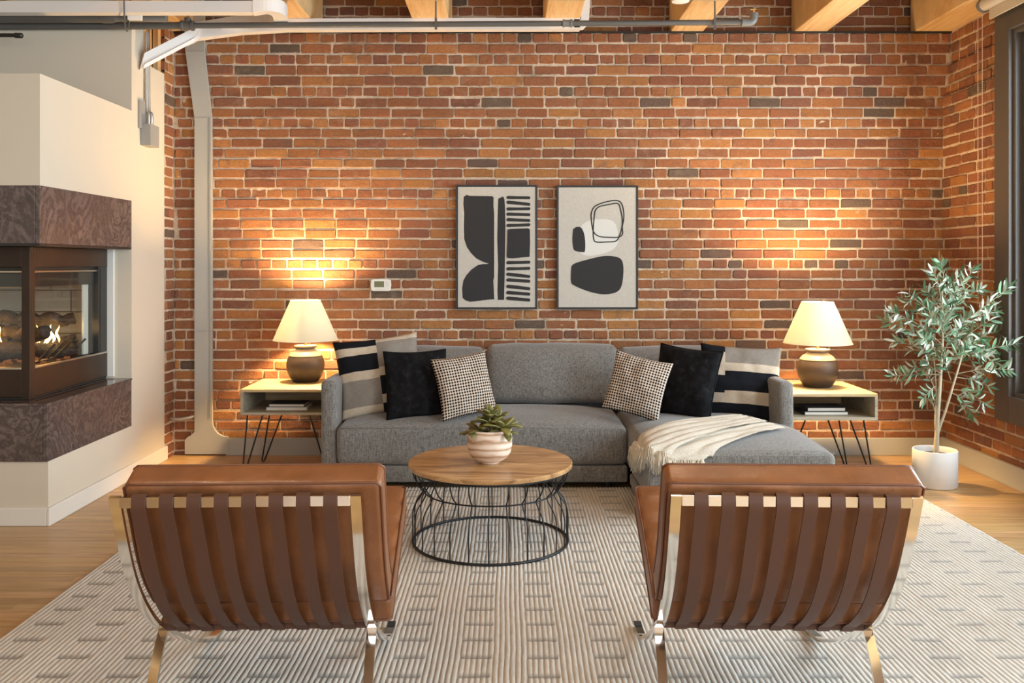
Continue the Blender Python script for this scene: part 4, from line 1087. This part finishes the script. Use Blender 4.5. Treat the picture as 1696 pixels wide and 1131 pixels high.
b.poly([(x*wd, z_*hh) for x, z_ in pl], -.020, .012); b.poly([((x-.5)*.96*wd+wd/2, (z_-.5)*.94*hh+hh/2) for x, z_ in pl], -.024, -.019); b.build('body', M['plastic'], t)
b = MB(); b.box(wd*.19, wd*.67, -.0255, -.0235, hh*.32, hh*.80); b.build('screen', M['lcd'], t)
for fx, fz, q in ((.80,.70,.003),(.88,.57,.003),(.80,.44,.003),(.28,.15,.002),(.38,.15,.002),(.48,.15,.002),(.60,.15,.002)):
    b = MB(); b.box(wd*fx-q, wd*fx+q, -.0265, -.0235, hh*fz-q*.8, hh*fz+q*.8, .0006); b.build('button', M['button'], t)

# ================================================================== OLIVE TREE
tx, ty = PX(1548.5,0,5.06).x, 5.06
ot = empty('olive_tree', (tx, ty, 0), 'slender olive tree in a white cylinder pot beside the window', 'potted tree')
b = MB(); b.lathe([(.112,0),(.116,.003),(.1195,.01),(.1195,.205),(.118,.208),(.112,.208),(.110,.204),(.110,.17),(.01,.17)], 60); b.build('pot', M['white_pot'], ot, smooth=True, auto=40)
b = MB(); b.lathe([(.109,.168),(.09,.178),(.04,.184),(.002,.186)], 30); b.build('soil', M['soil'], ot, smooth=True)
def T(u, v, dy=0): p = PX(u, v, ty+dy); return Vector((p.x-tx, p.y-ty, p.z))
b = MB(); tk = smoothpath([T(1550,757), T(1551,735), T(1552,715), T(1553,690), T(1556,650), T(1559,600,.01), T(1561,560,.02), T(1560,500,.02), T(1557,450,.0)], 6)
b.tube(tk, [lam(.0155, .004, k/(len(tk)-1)) for k in range(len(tk))], 10)
t2 = smoothpath([T(1552,722), T(1556,708), T(1566,680,-.01), T(1578,640,-.02), T(1590,600,-.02), T(1600,560,-.01)], 6); b.tube(t2, [lam(.0095, .004, k/(len(t2)-1)) for k in range(len(t2))], 9)
t3 = smoothpath([T(1550,712), T(1549,690), T(1551,655,.01), T(1549,620,.02), T(1546,590,.03)], 6); b.tube(t3, [lam(.007, .003, k/(len(t3)-1)) for k in range(len(t3))], 8)
b.build('trunk', M['bark'], ot, smooth=True)
rt = random.Random(23); tw = MB(); LV = []
# main branches: (start u,v) -> (tip u,v), depth offsets
BR = [((1549,645),(1513,608),-.03), ((1549,640),(1530,660),-.06), ((1550,690),(1538,652),.02), ((1558,620),(1478,622),-.05), ((1559,590),(1482,565),.0), ((1560,585),(1466,530),.03), ((1560,570),(1475,515),-.08),
      ((1560,560),(1500,500),.08), ((1560,540),(1506,488),-.10), ((1560,520),(1530,478),.05), ((1560,500),(1556,432),.0), ((1558,500),(1545,450),-.05), ((1560,520),(1588,455),.05), ((1560,530),(1612,448),-.04),
      ((1562,540),(1625,478),.08), ((1565,555),(1672,475),-.05), ((1562,560),(1650,512),.03), ((1580,600),(1660,545),.05), ((1590,590),(1678,570),-.06), ((1592,585),(1655,590),.06), ((1580,620),(1672,612),-.03),
      ((1585,625),(1640,640),.05), ((1578,645),(1630,668),-.08), ((1575,650),(1612,690),.02), ((1560,600),(1530,560),-.16), ((1560,580),(1590,545),-.18), ((1562,560),(1540,525),-.15), ((1570,610),(1600,580),-.2),
      ((1560,570),(1570,500),-.14), ((1562,590),(1600,520),.15), ((1560,590),(1520,540),.15), ((1562,560),(1575,470),.14), ((1590,600),(1625,560),-.15), ((1560,620),(1535,600),-.1), ((1575,630),(1560,590),-.12),
      ((1560,560),(1588,500),-.1), ((1560,540),(1545,490),.12), ((1575,590),(1640,530),-.12), ((1600,580),(1648,600),-.1), ((1562,575),(1610,600),.1), ((1558,600),(1512,580),.1), ((1562,540),(1600,480),-.12)]
for (s, e, dy) in BR:
    A = T(*s, 0); E_ = T(*e, dy); mid = (A+E_)/2+Vector((rt.uniform(-.02,.02), rt.uniform(-.02,.02), rt.uniform(-.005,.035)))
    pth = smoothpath([A, mid, E_], 8); tw.tube(pth, [lam(.0032, .0010, k/(len(pth)-1)) for k in range(len(pth))], 5)
    L = (E_-A).length; n_ = max(7, int(L/.0155))
    for k in range(n_):
        t_ = .25+.75*(k+.5)/n_; idx = min(len(pth)-2, int(t_*(len(pth)-1))); p = pth[idx].lerp(pth[idx+1], rt.random()); d = (pth[idx+1]-pth[idx]).normalized()
        for s_ in (-1, 1):
            if rt.random() < .30: continue
            side = d.cross(Vector((rt.uniform(-.6,.6), -1, rt.uniform(-.6,.6)))).normalized()*s_
            dr = (d*rt.uniform(.3,.9)+side*rt.uniform(.5,1)+Vector((0,0,rt.uniform(-.25,.45)))).normalized()
            LV.append((p, dr, rt.uniform(.75, 1.2)))
    LV.append((E_, (E_-mid).normalized(), 1.0))
tw.build('twig', M['twig'], ot, smooth=True, kind='stuff')
def leafgeo(L=.058, W_=.0150, curl=.2):
    vs = []; fs = []; n = 5
    for i_ in range(n+1):
        t_ = i_/n; w_ = W_/2*(math.sin(PI*min(.97, .06+.9*t_)))**.8; zc = -curl*L*t_*t_
        vs += [(-w_, t_*L, zc+w_*.35), (0, t_*L, zc), (w_, t_*L, zc+w_*.35)]
    for i_ in range(n):
        q = i_*3; fs += [(q, q+1, q+4, q+3), (q+1, q+2, q+5, q+4)]
    return vs, fs
LC = [(.13,.19,.10), (.22,.29,.18), (.38,.43,.34), (.52,.54,.46), (.07,.17,.08), (.30,.36,.26), (.12,.24,.12), (.06,.12,.06)]
lp = []
for cv in (-.2, .1, .35, .6):
    b = MB(); b.add(*leafgeo(curl=cv)); b.c = [(1,1,1)]*len(b.v); lp.append((b.mesh('leaf', M['leaf'], True), cv))
rt.shuffle(LV); LV.sort(key=lambda q: q[0].y); restl = MB(); restl.c = []
for k, (p, dr, s_) in enumerate(LV):
    q = dr.to_track_quat('Y', 'Z').to_matrix().to_4x4() @ Matrix.Rotation(rt.uniform(0, 2*PI), 4, 'Y')
    col = rt.choice(LC)
    if k < 299:
        o = bpy.data.objects.new('leaf', lp[rt.randrange(4)][0]); COL.objects.link(o); o.parent = ot; o.location = p; o.rotation_euler = q.to_euler(); o.scale = (s_, s_, s_); o.color = (*col, 1)
    else:
        vs, fs = leafgeo(curl=rt.choice((-.2,.1,.35,.6))); vs = [tuple(p+(q @ Vector(v))*s_) for v in vs]; restl.add(vs, fs); restl.c += [col]*len(vs)
if restl.v: restl.build('leaf', M['leaf'], ot, smooth=True, kind='stuff')
print('leaves', len(LV), 'planks', cnt)

# ================================================================== LOUNGE CHAIRS
def chair(xc, ybase, yaw, label, mirror=1):
    t = empty('lounge_chair', (xc, ybase, 0), label, 'armchair', 'tan leather lounge chairs seen from behind', rz=rad(yaw))
    W_ = .604; bw = .026; bt = .011; zo = ZR
    A = smoothpath([(0,0,.702),(0,.050,.580),(0,.105,.470),(0,.178,.375),(0,.262,.296),(0,.335,.247),(0,.45,.180),(0,.60,.102),(0,.74,.045),(0,.86,.012+zo),(0,.90,.008+zo)], 6)
    B = smoothpath([(0,.80,.430),(0,.70,.400),(0,.56,.352),(0,.44,.305),(0,.345,.252),(0,.285,.190),(0,.235,.115),(0,.195,.04),(0,.18,zo)], 6)
    for s in (-1, 1):
        x = s*(W_/2-bw/2)
        b = MB(); b.strip([p+Vector((x,0,0)) for p in A], (1,0,0), bw, bt); b.build('back_leg_bar', M['chrome'], t, smooth=True, auto=30)
        b = MB(); b.strip([p+Vector((x,0,0)) for p in B], (1,0,0), bw, bt); b.build('seat_leg_bar', M['chrome'], t, smooth=True, auto=30)
        b = MB(); b.box(x-bw/2, x+bw/2, .865, .905, zo-.001+.016, zo+.020, .001); b.build('foot_pad', M['rubber'], t)
    h = bw/2
    b = MB(); b.box(-W_/2+bw, W_/2-bw, -.006, .005, .702-bw, .702, .0012); b.build('top_rail', M['chrome'], t)
    b = MB(); b.box(-W_/2+bw, W_/2-bw, .318, .330, .248, .274, .001); b.build('lower_rail', M['strap'], t)
    b = MB(); b.box(-W_/2+bw, W_/2-bw, .788, .799, .405, .430, .001); b.build('front_rail', M['chrome'], t)
    # back straps, wrapped over the top rail
    for k in range(8):
        x = -.229+k*.0654
        path = [(x,.010,.690),(x,.008,.704),(x,0,.7075),(x,-.009,.703),(x,-.010,.690)]+[(x,p.y-.0115+.004,p.z) for p in smoothpath([(0,-.004,.675),(0,.046,.575),(0,.100,.468),(0,.172,.372),(0,.250,.304),(0,.312,.264)], 4)]+[(x,.316,.250),(x,.325,.244),(x,.332,.248),(x,.334,.262)]
        b = MB(); b.strip(path, (1,0,0), .033, .0034); b.build('back_strap', M['strap'], t, smooth=True, auto=45)
        b = MB(); b.strip([(x,.335,.258)]+[(x,p.y,p.z+.004) for p in B if .36 < p.y < .79][::-1]+[(x,.801,.434),(x,.803,.40)], (1,0,0), .033, .0034); b.build('seat_strap', M['strap'], t, smooth=True, auto=45)
    # cushions
    def along(base, off):
        cum = [0]
        for i_ in range(1, len(base)): cum.append(cum[-1]+(base[i_]-base[i_-1]).length)
        def f(x, s_, n_):
            s_c = max(0, min(cum[-1], s_)); i_ = 0
            while i_ < len(cum)-2 and cum[i_+1] < s_c: i_ += 1
            d = (base[i_+1]-base[i_]); L_ = d.length; d = d/L_; p = base[i_]+d*(s_-cum[i_])
            # smoothed normal
            i2 = min(len(base)-1, i_+2); i0 = max(0, i_-1); dd = (base[i2]-base[i0]).normalized(); nn = dd.cross(Vector((1,0,0)))*off
            return p+nn*n_+Vector((x,0,0))
        return f, cum[-1]
    cxo = mirror
    def cushion(name, base, off, wd, th, lift, nt=(5,5)):
        f, L_ = along(base, off)
        def fn(p):
            x, s_, n_ = p.x, p.y, p.z; top = max(0, (n_-lift)/th)
            if top > .5:
                gx = abs(math.sin(PI*(x/wd+.5)*nt[0])); gy = abs(math.sin(PI*(s_/L_)*nt[1]))
                ins = min(1, min(wd/2-abs(x), s_, L_-s_)/.014)
                q = (min(gx, 1)**.4)*(gy**.4); n_ = n_-(1-q)*.014*max(0, ins)+.004*max(0, ins)
                n_ -= .010*math.exp(-((gx/.35)**2+(gy/.35)**2))*max(0, ins)
            elif top < .1: n_ += .002*math.sin(x*30)
            return f(x+cxo, s_, n_)
        b = MB(); b.puff(-wd/2, wd/2, 0, L_, lift, lift+th, .017, (52,48,10), fn); c = b.build(name, M['leather'], t, smooth=True)
        for nn_ in (lift+.006, lift+th-.008):
            r = .013; e = .0; pts = []
            for (ax_, as_) in ((-1,0),(1,0),(1,1),(-1,1)):
                pass
            n_e = 26
            lo = [(-wd/2+.012+(wd-.024)*k/n_e, .003) for k in range(n_e+1)]+[(wd/2-.001, .012+(L_-.024)*k/n_e) for k in range(n_e+1)]+[(wd/2-.012-(wd-.024)*k/n_e, L_-.003) for k in range(n_e+1)]+[(-wd/2+.001, L_-.012-(L_-.024)*k/n_e) for k in range(n_e+1)]
            pb = MB(); pb.tube([f(x+cxo, s_, nn_) for x, s_ in lo], .0034, 6, closed=True); pb.build('piping', M['piping'], c, smooth=True)
        return c
    backbase = smoothpath([(0,.0,.722),(0,.046,.620),(0,.088,.520),(0,.135,.440),(0,.190,.375),(0,.222,.343)], 5)
    cushion('back_cushion', backbase, -1, .626, .088, .012)
    seatbase = smoothpath([(0,.300,.262),(0,.40,.305),(0,.52,.350),(0,.66,.400),(0,.80,.443)], 5)
    cushion('seat_cushion', seatbase, -1, .626, .088, .010)
    return t
chair(-.665, 2.150, 2.0, 'tan leather strap-back lounge chair nearer the fireplace, on the left', .036)
chair(.693, 2.150, -2.2, 'tan leather strap-back lounge chair nearer the window, on the right', .002)
